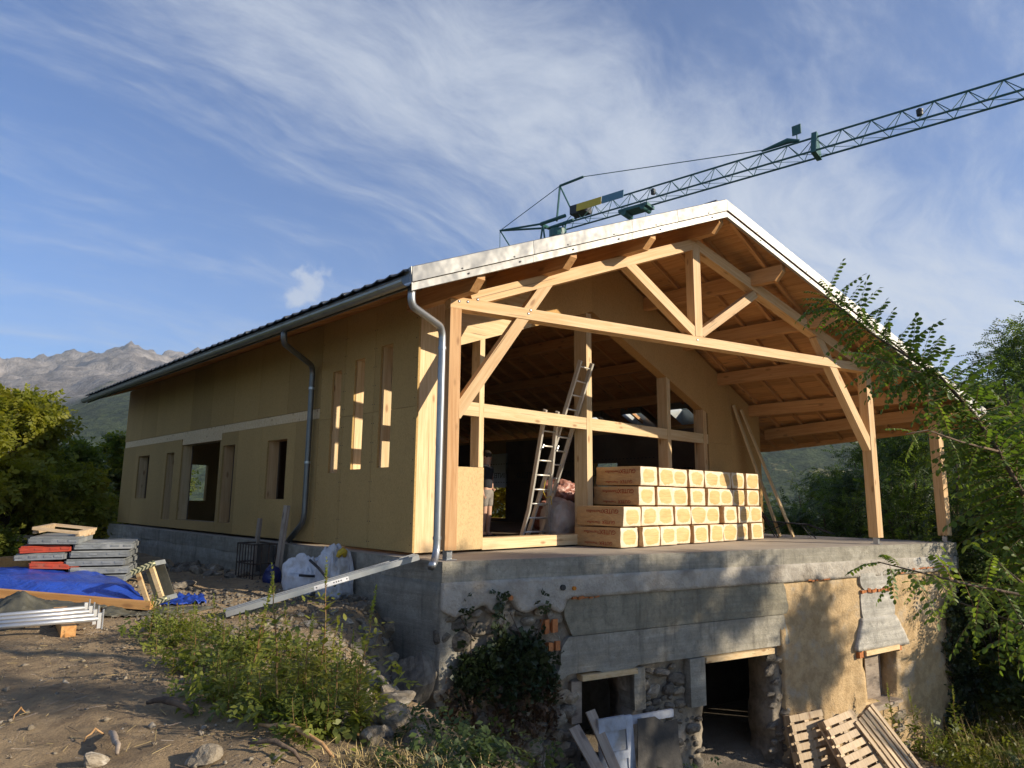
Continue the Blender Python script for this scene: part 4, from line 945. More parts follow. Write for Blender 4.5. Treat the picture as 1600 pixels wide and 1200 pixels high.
def sign(t0, t1, mat): build('jib_sign', MB().prism([jpt(t0, -0.46, TH-0.32), jpt(t1, -0.46, TH-0.32), jpt(t1, -0.40, TH+0.12), jpt(t0, -0.40, TH+0.12)], jn*0.03), M[mat], CR)
sign(ta, tb-0.02, 'crane_yellow'); sign(tb+0.02, tc_, 'crane_blue')
tt = near_t(992); build('trolley', MB().prism([jpt(tt-0.8, -0.4, -0.28), jpt(tt+0.9, -0.4, -0.28), jpt(tt+0.9, -0.4, -0.12), jpt(tt-0.8, -0.4, -0.12)], jn*0.8).tube([jpt(tt-0.5, -0.4, -0.35), jpt(tt-0.5, 0.4, -0.35)], 0.16, 10).tube([jpt(tt+0.6, -0.4, -0.3), jpt(tt+0.6, 0.4, -0.3)], 0.14, 10), M['crane'], CR)
for d_ in (-0.5, 0.6): tubes('hoist_rope', [(jpt(tt+d_, 0, -0.35), jpt(tt+0.02, 0, -9))], 0.009, CR, n=4)
for px in (1021, 1438): t = near_t(px); build('jib_lamp', MB().tube([jpt(t, 0, TH-0.10), jpt(t, 0, TH-0.18), jpt(t, 0, TH-0.42)], [0.03, 0.13, 0.12], 10), M['black'], CR)

# ------------------------------------------------------------------ insulation packs on the terrace
PW, PH, PL = 0.556, 0.352, 1.0
PKS = []
for kk in range(5):
    bm = bmesh.new(); bmesh.ops.create_cube(bm, size=1.0)
    for v in bm.verts: v.co = Vector((v.co.x*(PW-0.022), v.co.y*PL, v.co.z*(PH-0.014)))
    bmesh.ops.bevel(bm, geom=list(bm.edges), offset=0.024, segments=2, profile=0.6, affect='EDGES')
    bmesh.ops.subdivide_edges(bm, edges=list(bm.edges), cuts=3, use_grid_fill=True)
    for v in bm.verts:
        n = Vector((v.co.x/PW, v.co.y/PL, v.co.z/PH)); q = v.co*5+Vector((kk*7.7, 0, 0))
        v.co += Vector((mnoise.noise(q)*0.008, mnoise.noise(q+Vector((0, 9, 0)))*0.022+0.010*mnoise.noise(q*3.1), mnoise.noise(q+Vector((0, 0, 9)))*0.006))
    pk = bpy.data.meshes.new('pack_body'); bm.to_mesh(pk); bm.free(); pk.materials.append(M['film_side']); pk.materials.append(M['film_end'])
    for p in pk.polygons:
        p.use_smooth = True
        if p.normal.y < -0.6: p.material_index = 1
    PKS.append(pk)
ORD = ['first', 'second', 'third', 'fourth', 'fifth', 'sixth', 'seventh', 'eighth', 'ninth', 'tenth']
ROWN = ['bottom', 'second', 'third', 'top']
def pack(a, b, z, row, colidx, yaw):
    lab = 'film wrapped insulation pack, %s from left in the %s row of the stack' % (ORD[colidx], ROWN[row])
    e = local(empty('insulation_pack', (a, b, z), lab, 'insulation pack', 'insulation packs stacked on the terrace', (random.uniform(-.006, .006), random.uniform(-.006, .006), yaw)))
    o = put('pack_body', random.choice(PKS), e, None, (0, 0, PH/2)); o.scale = (random.uniform(0.975, 1.0), 1, random.uniform(0.985, 1.0))
    return e
txt_src = {}
UPS = Matrix(((0, 0, -1), (1, 0, 0), (0, -1, 0))).to_euler()
def pack_print(e, up):
    x = -(PW-0.02)/2-0.006
    for body, yy, zz_, sz in (up):
        key = (body, sz)
        if key not in txt_src:
            o = lettering('printed_word', body, (x, yy, zz_), UPS, sz, 'ink_red', e); txt_src[key] = o.data
        else: put('printed_word', txt_src[key], e, None, (x, yy, zz_), UPS)
x0p = 3.80
for row in range(4):
    for k in range(9):
        if row >= 2 and k == 0: continue
        if row >= 2 and k == 8: a_sh = -0.16
        else: a_sh = 0
        a = x0p + k*0.562 + (0.0, 0.0, 0.03, 0.06)[row] + random.uniform(-.012, .012) + a_sh*0
        b = 0.50 + random.uniform(-.045, .045) + (0.06 if row >= 2 else 0)
        z = 0.005+row*PH
        ci = k if row < 2 else k-1
        e = pack(a+PW/2-0.02, b, z, row, ci, random.uniform(-.035, .035))
        first = (row < 2 and k == 0) or (row >= 2 and k == 1)
        if first: pack_print(e, (('GUTEX', -0.24, 0.262, 0.105), ('Thermoflex', 0.10, 0.258, 0.075), ('GUTEX', -0.20, 0.075, 0.085), ('Thermoflex', 0.12, 0.072, 0.06)))

# ------------------------------------------------------------------ bulky bags behind the sill
def blob(name, c, r, mat, seed, label=None, cat=None, parent=None, group=None, amp=0.16, sub=4, squash=0.0, fr=1.6, pinch=None):
    bm = bmesh.new(); bmesh.ops.create_icosphere(bm, subdivisions=sub, radius=1.0); c = Vector(c)
    for v in bm.verts:
        d = v.co.normalized(); k = 1+amp*mnoise.noise(d*fr+Vector((seed*5.1, 0, 0)))+amp*0.5*abs(mnoise.noise(d*fr*2.7+Vector((0, seed*3.3, 0))))+amp*0.35*abs(mnoise.noise(d*fr*5+Vector((0, 0, seed))))+amp*0.15*mnoise.noise(d*fr*12+Vector((0, 0, seed)))
        p = d*k
        if squash: p.x = math.copysign(abs(p.x)**(1-squash), p.x); p.y = math.copysign(abs(p.y)**(1-squash), p.y); p.z = math.copysign(abs(p.z)**(1-squash), p.z)
        if pinch and p.z > pinch: q = (p.z-pinch); p.x *= max(0.18, 1-q*1.9); p.y *= max(0.18, 1-q*1.9)
        v.co = Vector((p.x*r[0], p.y*r[1], p.z*r[2]))
        if v.co.z < -r[2]*0.93: v.co.z = -r[2]*0.93
    me = bpy.data.meshes.new(name); bm.to_mesh(me); bm.free()
    me.polygons.foreach_set('use_smooth', [True]*len(me.polygons))
    o = put(name, me, parent, M[mat], c)
    if label: tag(o, label, cat, group)
    return o
blob('offcut_bag', (4.50, 2.0, 0.40), (0.36, 0.34, 0.42), 'bag_clear', 3, 'pale cloudy plastic bag on the floor left of the insulation packs', 'bag', squash=0.22, amp=0.24, sub=5)
blob('offcut_bag', (4.86, 2.35, 0.98), (0.38, 0.32, 0.24), 'bag_pink', 5, 'pinkish crumpled plastic bag lying on top of the pale bag behind post', 'bag', amp=0.34, sub=5)
blob('offcut_bag', (5.30, 2.95, 0.42), (0.36, 0.34, 0.40), 'bag_pink', 8, 'pinkish plastic bag behind the ladder foot, below the crumpled one', 'bag', amp=0.3, sub=5)

# ------------------------------------------------------------------ combination ladder
def ladder(label, L0, R0, L1, R1, nr, r_w, flare=None, skip=()):
    L0, R0, L1, R1 = map(Vector, (L0, R0, L1, R1))
    e = empty('ladder', (L0+R0)/2, label, 'ladder', 'parts of the aluminium ladder set')
    ax = (L1-L0).normalized(); wd = (R0-L0).normalized(); dp = ax.cross(wd).normalized()
    for P0, P1, sgn in ((L0, L1, -1), (R0, R1, 1)):
        pts = [P0, P1] if not flare else [P0+wd*sgn*flare, P0+(P1-P0)*0.10+wd*sgn*flare*0.55, P0+(P1-P0)*0.24, P1]
        mb = MB()
        for p, q in zip(pts[:-1], pts[1:]): mb.bar(p, q, 0.042, 0.075, dp)
        ra = build('rail', mb, M['alu'], e)
        for pt, hh in ((pts[0], 0.05),): build('rubber_foot', MB().bar(pt-ax*0.02, pt+ax*0.05, 0.042, 0.08, dp), M['black'], ra)
    for k in range(nr):
        t = (k+0.6)/nr
        p = L0+(L1-L0)*t; q = R0+(R1-R0)*t
        if flare and t < 0.24: f = flare*(1-t/0.24); p = p-wd*f; q = q+wd*f
        build('rung', MB().tube([p-wd*0.02, q+wd*0.02], r_w, 8), M['alu'], e, smooth=True)
    return e
def lp(q, b): return A(q, 1, b)
floor_z = 0.055
tl0, tr0, tl1, tr1 = lp((826, 832), 2.10), lp((847, 830), 2.10), lp((907, 563), 0.74), lp((925, 568), 0.74)
def to_floor(p0, p1): d = (p0-p1).normalized(); return p0 + d*((floor_z-p0.z)/d.z)
tl0 = to_floor(tl0, tl1); tr0 = to_floor(tr0, tr1)
ladder('tall aluminium ladder leaning on the pale mid rail beside the centre stud', tl0, tr0, tl1, tr1, 13, 0.016)
sl0, sr0, sl1, sr1 = lp((820, 835), 1.95), lp((852, 833), 1.95), lp((852, 640), 1.14), lp((871, 643), 1.14)
sl0 = to_floor(sl0, sl1); sr0 = to_floor(sr0, sr1)
LS = ladder('short flared aluminium ladder section standing in front of the tall ladder', sl0, sr0, sl1, sr1, 9, 0.016, flare=0.09)
for P in (sl0+(sl1-sl0)*0.70, sr0+(sr1-sr0)*0.70): build('hook', MB().tube([P+Vector((0, -0.03, 0)), P+Vector((0.03, -0.07, 0.04)), P+Vector((0.07, -0.06, 0.10))], 0.014, 6), M['galv'], LS)
rp = sr0+(sr1-sr0)*0.42
tag(build('rope', MB().tube([rp+Vector((-0.12, 0, 0.12)), rp+Vector((-0.16, 0.02, -0.08)), rp+Vector((-0.10, 0, -0.20)), rp+Vector((0, -0.02, -0.16)), rp+Vector((0.03, -0.02, -0.32))], 0.009, 6), M['yellow']), 'thin pale rope tied to the right side of short ladder', 'rope')

# ------------------------------------------------------------------ two battens leaning on the right front wall, lounger
def lean(name, foot, top, w, h, mat, label, cat, group=None, up=(0, 0, 1)):
    o = beam(name, foot, top, w, h, M[mat], None, up=up); return tag(o, label, cat, group)
lean('leaning_batten', A((1219, 838), 2, 0.01), A((1146, 633), 1, 0.90), 0.15, 0.035, 'spruce', 'pale batten leaning on the wall, nearer to the insulation packs', 'batten', 'battens leaning on the front wall', up=(0.2, -1, 0))
lean('leaning_batten', A((1240, 839), 2, 0.01), A((1158, 640), 1, 0.88), 0.15, 0.035, 'spruce', 'pale batten leaning on the wall, nearer to the open terrace side', 'batten', 'battens leaning on the front wall', up=(0.2, -1, 0))
SB = local(empty('sun_lounger', (10.0, 0.30, 0.0), 'grey sling sun lounger with dark metal frame behind the leaning battens', 'sun lounger', None, (0, 0, rad(-58))))
def lrp(x, y, z): return Vector((x, y, z))
def lsub(name, mb, mat): me_ = mb; return build(name, me_, M[mat], SB)
mb = MB()
for sy in (-0.3, 0.3): mb.tube([(-0.55, sy, 0.98), (-0.12, sy, 0.36), (0.75, sy, 0.30), (1.25, sy, 0.10)], 0.014, 6)
mb.tube([(-0.55, -0.3, 0.98), (-0.55, 0.3, 0.98)], 0.014, 6); lsub('frame', mb, 'black')
for sy in (-0.28, 0.28):
    lsub('leg', MB().tube([(-0.45, sy, 0.0), (0.25, sy, 0.33)], 0.013, 6), 'black'); lsub('leg', MB().tube([(0.05, sy, 0.0), (-0.30, sy, 0.62)], 0.013, 6), 'black'); lsub('leg', MB().tube([(0.85, sy, 0.0), (0.62, sy, 0.31)], 0.013, 6), 'black')
lsub('backrest', MB().prism([(-0.54, -0.27, 0.96), (-0.54, 0.27, 0.96), (-0.13, 0.27, 0.37), (-0.13, -0.27, 0.37)], (0.008, 0, 0.006)), 'mesh_cloth')
lsub('seat', MB().prism([(-0.10, -0.27, 0.355), (0.74, -0.27, 0.30), (0.74, 0.27, 0.30), (-0.10, 0.27, 0.355)], (0, 0, 0.008)), 'mesh_cloth')

# ------------------------------------------------------------------ person standing inside, one hand on the hip
def skinned(name, pts, edges, radii, mat, parent, sub=2):
    me = bpy.data.meshes.new(name); me.from_pydata([tuple(p) for p in pts], edges, []); me.update()
    tmp = bpy.data.objects.new('tmp', me); COL.objects.link(tmp)
    tmp.modifiers.new('skin', 'SKIN'); sv = me.skin_vertices[0].data
    for i, r_ in enumerate(radii): sv[i].radius = (r_, r_) if not isinstance(r_, tuple) else r_
    sv[0].use_root = True; ss_ = tmp.modifiers.new('sub', 'SUBSURF'); ss_.levels = sub; ss_.render_levels = sub
    dg = bpy.context.evaluated_depsgraph_get(); out_ = bpy.data.meshes.new_from_object(tmp.evaluated_get(dg)); bpy.data.objects.remove(tmp)
    out_.name = name; out_.polygons.foreach_set('use_smooth', [True]*len(out_.polygons)); out_.materials.clear()
    return put(name, out_, parent, M[mat], (0, 0, 0) if False else None)
pb = A((759, 838), 1, 3.1)
PE = local(empty('person', (pb.x, pb.y, 0.05), 'person in dark t-shirt and shorts with hand on hip inside the doorway', 'person', None, (0, 0, rad(20))))
# body: pelvis root, spine, neck, head; legs; arms (right arm akimbo)
P = [(0, 0, .88), (0, 0, 1.02), (0, .01, 1.20), (0, .01, 1.34), (0, .0, 1.42), (0, -.01, 1.50), (0, -.015, 1.58), (0, -.01, 1.66),
     (.09, 0, .82), (.10, -.01, .48), (.105, .02, .10), (.115, -.10, .03), (-.09, 0, .82), (-.10, -.01, .48), (-.105, .02, .10), (-.115, -.10, .03),
     (.17, .01, 1.36), (.30, .05, 1.14), (.19, -.02, .98), (-.17, .01, 1.36), (-.22, .03, 1.10), (-.21, -.03, .88),
     (.155, -.05, .955), (-.205, -.045, .80)]
Ed = [(0, 1), (1, 2), (2, 3), (3, 4), (4, 5), (5, 6), (6, 7), (0, 8), (8, 9), (9, 10), (10, 11), (0, 12), (12, 13), (13, 14), (14, 15), (3, 16), (16, 17), (17, 18), (3, 19), (19, 20), (20, 21), (18, 22), (21, 23)]
Rr = [(.13, .10), (.12, .09), (.145, .095), (.12, .085), .055, .075, .085, .06, .085, .058, .038, .035, .085, .058, .038, .035, .055, .042, .030, .055, .042, .030, .028, .028]
body = skinned('body', P, Ed, Rr, 'skin', PE)
for hand, sx in (((.155, -.05, .955), -1), ((-.205, -.045, .80), 1)):
    h = Vector(hand)
    for k in range(4): d = Vector((sx*(-0.10 if sx < 0 else 0.0)*0+(-0.03+0.02*k)*0.6, -0.055-0.004*k, -0.035+0.012*k)); skinned('finger', [h, h+d*0.6, h+d+Vector((sx*-0.008, 0, -0.016))], [(0, 1), (1, 2)], [.009, .009, .007], 'skin', PE, 1)
    skinned('thumb', [h, h+Vector((0.0, 0.03, -0.02)), h+Vector((0.0, 0.055, -0.03))], [(0, 1), (1, 2)], [.010, .010, .008], 'skin', PE, 1)
skinned('t_shirt', [(0, 0, .93), (0, .0, 1.05), (0, .01, 1.20), (0, .01, 1.36), (.17, .01, 1.365), (.245, .03, 1.24), (-.17, .01, 1.365), (-.205, .02, 1.20), (0, 0, 1.43)], [(0, 1), (1, 2), (2, 3), (3, 4), (4, 5), (3, 6), (6, 7), (3, 8)], [(.165, .125), (.150, .115), (.168, .118), (.14, .105), .075, .062, .075, .062, .065], 'cloth_dark', PE)
skinned('shorts', [(0, 0, .90), (.095, 0, .82), (.105, 0, .58), (-.095, 0, .82), (-.105, 0, .58), (0, 0, .98)], [(0, 1), (1, 2), (0, 3), (3, 4), (0, 5)], [(.155, .125), .105, .088, .105, .088, (.15, .12)], 'cloth_grey', PE)
hr = blob('hair', (0, .012, 1.625), (.098, .108, .10), 'hair', 2, parent=PE, amp=0.08, sub=3)
for sx in (-1, 1): blob('ear', (sx*.085, .0, 1.58), (.012, .022, .032), 'skin', 4, parent=PE, sub=2); blob('eye', (sx*.032, -.086, 1.595), (.012, .010, .010), 'ink', 4, parent=PE, sub=2, amp=0)
blob('nose', (0, -.098, 1.565), (.013, .016, .024), 'skin', 4, parent=PE, sub=2, amp=0); blob('mouth', (0, -.086, 1.53), (.024, .008, .007), 'brick_red', 4, parent=PE, sub=2, amp=0)
for sx in (-1, 1): blob('shoe', (sx*.115, -.055, .035), (.05, .13, .04), 'black', 6, parent=PE, sub=3, amp=0.03)

# ------------------------------------------------------------------ along the left wall: white bags, steel cage, stakes
def cloth_bag(label, c, r, seed, rot, strap, handle):
    e = local(empty('builders_bag', c, label, 'bag', None, (0, 0, rot)))
    bm = bmesh.new(); bmesh.ops.create_icosphere(bm, subdivisions=5, radius=1.0)
    for v in bm.verts:
        d = v.co.normalized(); p = Vector([math.copysign(abs(t)**0.55, t) for t in d])
        fold = 0.15*mnoise.noise(d*1.4+Vector((seed, 0, 0)))+0.07*abs(mnoise.noise(d*3.1+Vector((0, seed, 0))))+0.025*mnoise.noise(d*8+Vector((0, 0, seed)))
        p *= 0.82+fold*1.6
        if p.z > 0.25: q = p.z-0.25; p.x *= 1-0.35*q; p.y *= 1-0.55*q; p.z += 0.35*mnoise.noise(Vector((d.x*2.2+seed, d.y*2.2, 0)))
        v.co = Vector((p.x*r[0], p.y*r[1], max(p.z, -0.72)*r[2]+0.70*r[2]))
    me = bpy.data.meshes.new('bag_body'); bm.to_mesh(me); bm.free(); me.polygons.foreach_set('use_smooth', [True]*len(me.polygons))
    put('bag_body', me, e, M['bag_white'], (0, 0, 0))
    build('strap', MB().tube(strap, 0.020, 6), M['black'], e)
    build('lifting_handle', MB().tube(handle, [0.03, 0.045, 0.05, 0.045, 0.03], 8), M['yellow'], e, smooth=True)
    return e
c = A((505, 902), 2, -0.62)
def sc3(P, k): return [tuple(c*k for c in p) for p in P]
cloth_bag('slumped white woven bag with black strap and yellow loop beside the wall, left one', (-0.31, 2.92, -0.66), (0.30, 0.38, 0.36), 1.7, rad(20), sc3([(-0.47, -0.20, 0.42), (-0.30, -0.46, 0.40), (0.0, -0.50, 0.36), (0.20, -0.48, 0.42)], 0.74), sc3([(0.02, -0.40, 0.50), (-0.02, -0.46, 0.60), (-0.06, -0.48, 0.62), (-0.10, -0.46, 0.58), (-0.12, -0.40, 0.50)], 0.74))
cloth_bag('taller white woven bag leaning on the concrete wall, right of the slumped one', (-0.24, 2.25, -0.66), (0.22, 0.34, 0.46), 4.3, rad(8), sc3([(-0.40, 0.34, 0.80), (-0.42, 0.0, 0.66), (-0.40, -0.30, 0.46), (-0.34, -0.50, 0.32)], 0.68), sc3([(-0.02, -0.34, 0.85), (-0.06, -0.38, 0.95), (-0.10, -0.38, 0.97), (-0.14, -0.34, 0.93), (-0.16, -0.30, 0.84)], 0.72))
lettering('printed_word', 'UBS', (-0.66, 3.02, -0.18), (rad(75), 0, rad(-62)), 0.09, 'ink', None)
lo_ = bpy.data.objects['printed_word'] if False else [o for o in bpy.data.objects if o.name.startswith('printed_word') and o.parent is None][0]
bag0 = [o for o in bpy.data.objects if o.name == 'builders_bag'][0]
lo_.parent = bag0; lo_.location = (0.10, -0.385, 0.40); lo_.rotation_euler = (rad(80), 0, rad(4)); lo_.scale = (1, 1, 1)
cg = Vector((-0.30, 4.75, -0.62))
e = empty('steel_cage', cg, 'dark rusty steel basket standing against the wall under the downpipe elbow', 'cage')
for k in range(7): build('bar', MB().tube([cg+Vector((-0.22, -0.34+k*0.113, 0)), cg+Vector((-0.22, -0.34+k*0.113, 0.62))], 0.010, 6), M['rust'], e)
for k in range(4): build('bar', MB().tube([cg+Vector((-0.22+k*0.13, -0.34, 0)), cg+Vector((-0.22+k*0.13, -0.34, 0.62))], 0.010, 6), M['rust'], e)
for zz_ in (0.04, 0.30, 0.62): build('hoop', MB().tube([cg+Vector((-0.22, 0.34, zz_)), cg+Vector((-0.22, -0.34, zz_)), cg+Vector((0.18, -0.34, zz_)), cg+Vector((0.18, 0.34, zz_)), cg+Vector((-0.22, 0.34, zz_))], 0.014, 6), M['rust'], e)
build('inner_panel', MB().box(cg.x+0.12, cg.x+0.15, cg.y-0.32, cg.y+0.32, cg.z+0.02, cg.z+0.60), M['black_sheet'], e)
lean('wooden_stake', (-0.16, 4.28, -0.65), (-0.06, 4.25, 0.66), 0.13, 0.06, 'weathered', 'taller dark wooden stake upright by the downpipe elbow', 'stake', 'stakes by the left wall', up=(1, 0, 0))
lean('wooden_stake', (-0.22, 5.10, -0.65), (-0.14, 5.10, 0.42), 0.10, 0.05, 'weathered', 'shorter dark wooden stake upright behind the steel basket', 'stake', 'stakes by the left wall', up=(1, 0, 0))
blob('plastic_sack', (-0.34, 4.05, -0.50), (0.13, 0.15, 0.18), 'blue_plastic', 3, 'dark blue plastic sack on the ground between basket and white bag', 'sack', amp=0.25)

# long steel channel from ground up to the slab edge
c0 = A((350, 954), 2, gz(-1.95, 1.65)+0.04); c1 = Vector((-0.10, 0.42, 0.07))
CH = empty('steel_channel', (c0+c1)/2, 'long galvanised steel channel leaning from the dirt onto the slab corner', 'steel channel')
dch = (c1-c0).normalized(); sdv = dch.cross(Vector((0, 0, 1))).normalized(); upv = sdv.cross(dch)
build('web', MB().bar(c0, c1, 0.20, 0.006, upv), M['galv'], CH)
for sg in (-1, 1): build('flange', MB().bar(c0+sdv*sg*0.098-upv*0.03, c1+sdv*sg*0.098-upv*0.03, 0.006, 0.066, upv), M['galv'], CH)
for k in (-0.05, 0.05): build('rib', MB().bar(c0+sdv*k+upv*0.006, c1+sdv*k+upv*0.006, 0.02, 0.01, upv), M['galv'], CH)
m0, m1 = c0+(c1-c0)*0.42, c0+(c1-c0)*0.60
for sg in (1,): 
    ST = build('sticker', MB().bar(m0+sdv*sg*0.103-upv*0.03, m1+sdv*sg*0.103-upv*0.03, 0.002, 0.05, upv), M['bag_white'], CH)
    for t in (0.05, 0.55, 0.62, 0.69, 0.76, 0.93): build('printed_mark', MB().bar(m0+(m1-m0)*t+sdv*sg*0.1045-upv*0.03, m0+(m1-m0)*(t+0.035)+sdv*sg*0.1045-upv*0.03, 0.002, 0.016, upv), M['ink'], CH)

# ------------------------------------------------------------------ left yard: formwork panels, tarp, timbers, tubes, scaffold deck
def form_panel(p, rot, L, Wd, H, mat, label):
    e = local(empty('formwork_panel', p, label, 'formwork panel', 'formwork panels stacked in the yard', rot))
    build('face', MB().box(-L/2, L/2, -Wd/2+0.01, Wd/2-0.01, H-0.018, H), M[mat], e)
    for sy in (-1, 1): build('edge_rail', MB().box(-L/2, L/2, sy*Wd/2-0.02, sy*Wd/2+0.02, 0, H-0.02), M[mat], e)
    for sx in (-1, 1): build('edge_rail', MB().box(sx*L/2-0.02, sx*L/2+0.02, -Wd/2, Wd/2, 0.002, H-0.021), M[mat], e)
    for k in (-0.33, 0.0, 0.33): build('rib', MB().box(k*L-0.015, k*L+0.015, -Wd/2+0.022, Wd/2-0.022, 0.01, H-0.02), M[mat], e)
    for sx in (-0.42, -0.12, 0.2, 0.42):
        for sy in (-1, 1): build('lug', MB().box(sx*L-0.05, sx*L+0.05, sy*(Wd/2+0.021)-0.006, sy*(Wd/2+0.021)+0.006, 0.03, H-0.03), M[mat], e)
    for sy in (-0.36, 0.36): build('lug', MB().box(-L/2-0.030, -L/2-0.0215, sy*Wd-0.06, sy*Wd+0.06, 0.02, H-0.03), M['formgrey'], e)
    return e
def hit(q):
    d = ray(q); d = d/d.length; t = 1.5
    while t < 60:
        p = CAM+d*t
        if p.z < gz(p.x, p.y): return Vector((p.x, p.y, gz(p.x, p.y)))
        t += 0.03
    return None
ang = rad(66)
pr0 = hit((160, 911)); bx, by = pr0.x+0.10, pr0.y+0.42; lv = ['lowest', 'second from the bottom', 'middle', 'second from the top', 'topmost']
zb = gz(bx, by)+0.02
for k in range(5):
    form_panel((bx+0.02*math.sin(k*2.1)+0.012*k, by+0.03*k, zb+k*0.108), (0, 0, ang+rad((0, 2, -2, 1, 3)[k])-rad(90)), 0.70, 0.95, 0.085, 'formgrey', 'grey formwork panel, %s of the right hand pile' % lv[k])
pl0 = hit((84, 908)); cx_, cy_ = pl0.x+0.05, pl0.y+0.45; zb2 = gz(cx_, cy_)+0.02
for k, mt in enumerate(('formgrey', 'formred', 'formgrey', 'formred', 'formgrey')):
    lab = {'formgrey': 'grey formwork panel, %s of the left hand pile' % lv[k], 'formred': 'red formwork panel, %s of the left hand pile' % lv[k]}[mt]
    form_panel((cx_+0.07*math.sin(k*1.9), cy_+0.05*math.cos(k*2.4), zb2+k*0.112), (rad(random.uniform(-3, 3)), rad(random.uniform(-3, 3)), ang+rad((0, 6, -5, 4, -2)[k])-rad(90)), 0.56, 0.75, 0.088, mt, lab)
fr = local(empty('crate_collar', (cx_+0.12, cy_+0.05, zb2+0.60), 'pale wooden collar frame lying on top of the formwork panels', 'crate collar', None, (rad(3), rad(6), ang-rad(100))))
for args in ((-0.30, 0.30, -0.30, -0.26, 0, 0.04), (-0.30, 0.30, 0.26, 0.30, 0, 0.04), (-0.30, -0.25, -0.26, 0.26, -0.05, 0.04), (0.25, 0.30, -0.26, 0.26, -0.05, 0.04)): build('frame_bar', MB().box(*args), M['pallet'], fr)
h0, h1 = hit((-70, 916)), hit((40, 906)); h0.z = h1.z = h1.z+0.02
dd = (h1-h0).normalized(); nn = Vector((-dd.y, dd.x, 0))
tag(build('squared_beam', MB().prism([h0+nn*0.5, h1+nn*0.5, h1+nn*0.75, h0+nn*0.75], (0, 0, 0.20)), M['plank_orange']), 'thick orange squared beam lying behind the blue tarp', 'beam')
def draped(name, quad, nx, ny, hfun, mat, label, cat, lip=0.0):
    q = [Vector(p) for p in quad]; V = []
    for i in range(nx+1):
        for j in range(ny+1):
            u, v = i/nx, j/ny; p = (q[0]*(1-u)+q[1]*u)*(1-v)+(q[3]*(1-u)+q[2]*u)*v
            V.append((p.x+0.03*mnoise.noise(Vector((u*9, v*7, 3))), p.y+0.04*mnoise.noise(Vector((u*7, v*9, 6))), hfun(u, v, p)))
    Fc = [[i*(ny+1)+j, (i+1)*(ny+1)+j, (i+1)*(ny+1)+j+1, i*(ny+1)+j+1] for i in range(nx) for j in range(ny)]
    me = bpy.data.meshes.new(name); me.from_pydata(V, [], Fc); me.polygons.foreach_set('use_smooth', [True]*len(Fc)); me.update()
    o = put(name, me, None, M[mat], (0, 0, 0)); md = o.modifiers.new('thick', 'SOLIDIFY'); md.thickness = 0.006
    return tag(o, label, cat)
def tarp_h(u, v, p):
    pile = 0.10*float(sstep(np.array(v/0.30)))*float(sstep(np.array((0.99-u)/0.09)))*(0.95+0.05*math.sin(u*9))
    fold = 0.03*mnoise.noise(Vector((u*13+v*2, v*3.0, 0)))+0.022*abs(mnoise.noise(Vector((u*22+v*6, v*3, 2))))+0.006*mnoise.noise(Vector((u*60, v*30, 1)))
    return gz(p.x, p.y)+0.035+pile*(1-0.1*v)+fold*(0.3+pile*3.0)
q0, q1 = hit((-60, 936)), hit((228, 948)); q2, q3 = hit((200, 918)), hit((-60, 914))
draped('blue_tarp', [q0, q1, q2+Vector((0.05, 0.1, 0)), q3+Vector((0, 0.1, 0))], 84, 40, tarp_h, 'tarp_blue', 'bright blue tarpaulin draped over a low pile in the yard', 'tarpaulin')
draped('blue_tarp', [hit((238, 948)), hit((322, 946)), hit((318, 934)), hit((250, 934))], 34, 20, lambda u, v, p: gz(p.x, p.y)+0.02+0.07*abs(mnoise.noise(Vector((u*7, v*5, 1))))+0.02*mnoise.noise(Vector((u*19, v*14, 4))), 'tarp_blue', 'crumpled blue tarpaulin end lying flat right of the striped deck', 'tarpaulin')
draped('dark_sheet', [hit((-70, 972)), hit((112, 966)), hit((170, 952)), hit((-70, 944))], 60, 28, lambda u, v, p: gz(p.x, p.y)+0.02+0.16*math.exp(-((u-0.45)**2/0.03+(v-0.5)**2/0.10))*(1+0.4*mnoise.noise(Vector((u*11, v*9, 8))))+0.04*abs(mnoise.noise(Vector((u*16, v*8, 5)))), 'tarp_dark', 'crumpled dark olive ground sheet in front of the blue tarpaulin', 'sheet')
draped('dark_sheet', [hit((150, 966)), hit((250, 962)), hit((345, 952)), hit((170, 950))], 44, 20, lambda u, v, p: gz(p.x, p.y)+0.015+0.05*abs(mnoise.noise(Vector((u*9, v*5, 3))))+0.02*mnoise.noise(Vector((u*21, v*9, 5))), 'tarp_dark', 'narrow dark sheet trailing on the dirt toward the steel channel', 'sheet')
b0, b1 = hit((-70, 938)), hit((236, 956)); b0 = b0+Vector((0, 0, 0.12)); b1 = b1+Vector((0, 0, 0.06))
lean('squared_timber', b0, b1, 0.09, 0.09, 'plank_orange', 'long squared timber along the front of the blue tarpaulin', 'timber')
k1 = hit((106, 997)); k0 = hit((93, 966)); kd = (k1-k0).normalized()
lean('timber_block', k0-kd*0.05+Vector((0, 0, 0.055)), k1+Vector((0, 0, 0.055)), 0.125, 0.105, 'plank_orange', 'short squared timber block under the galvanised scaffold tubes', 'timber block')
km = k0.lerp(k1, 0.45); bz = km.z+0.112
LT = ['nearest', 'second nearest', 'third nearest', 'farthest']
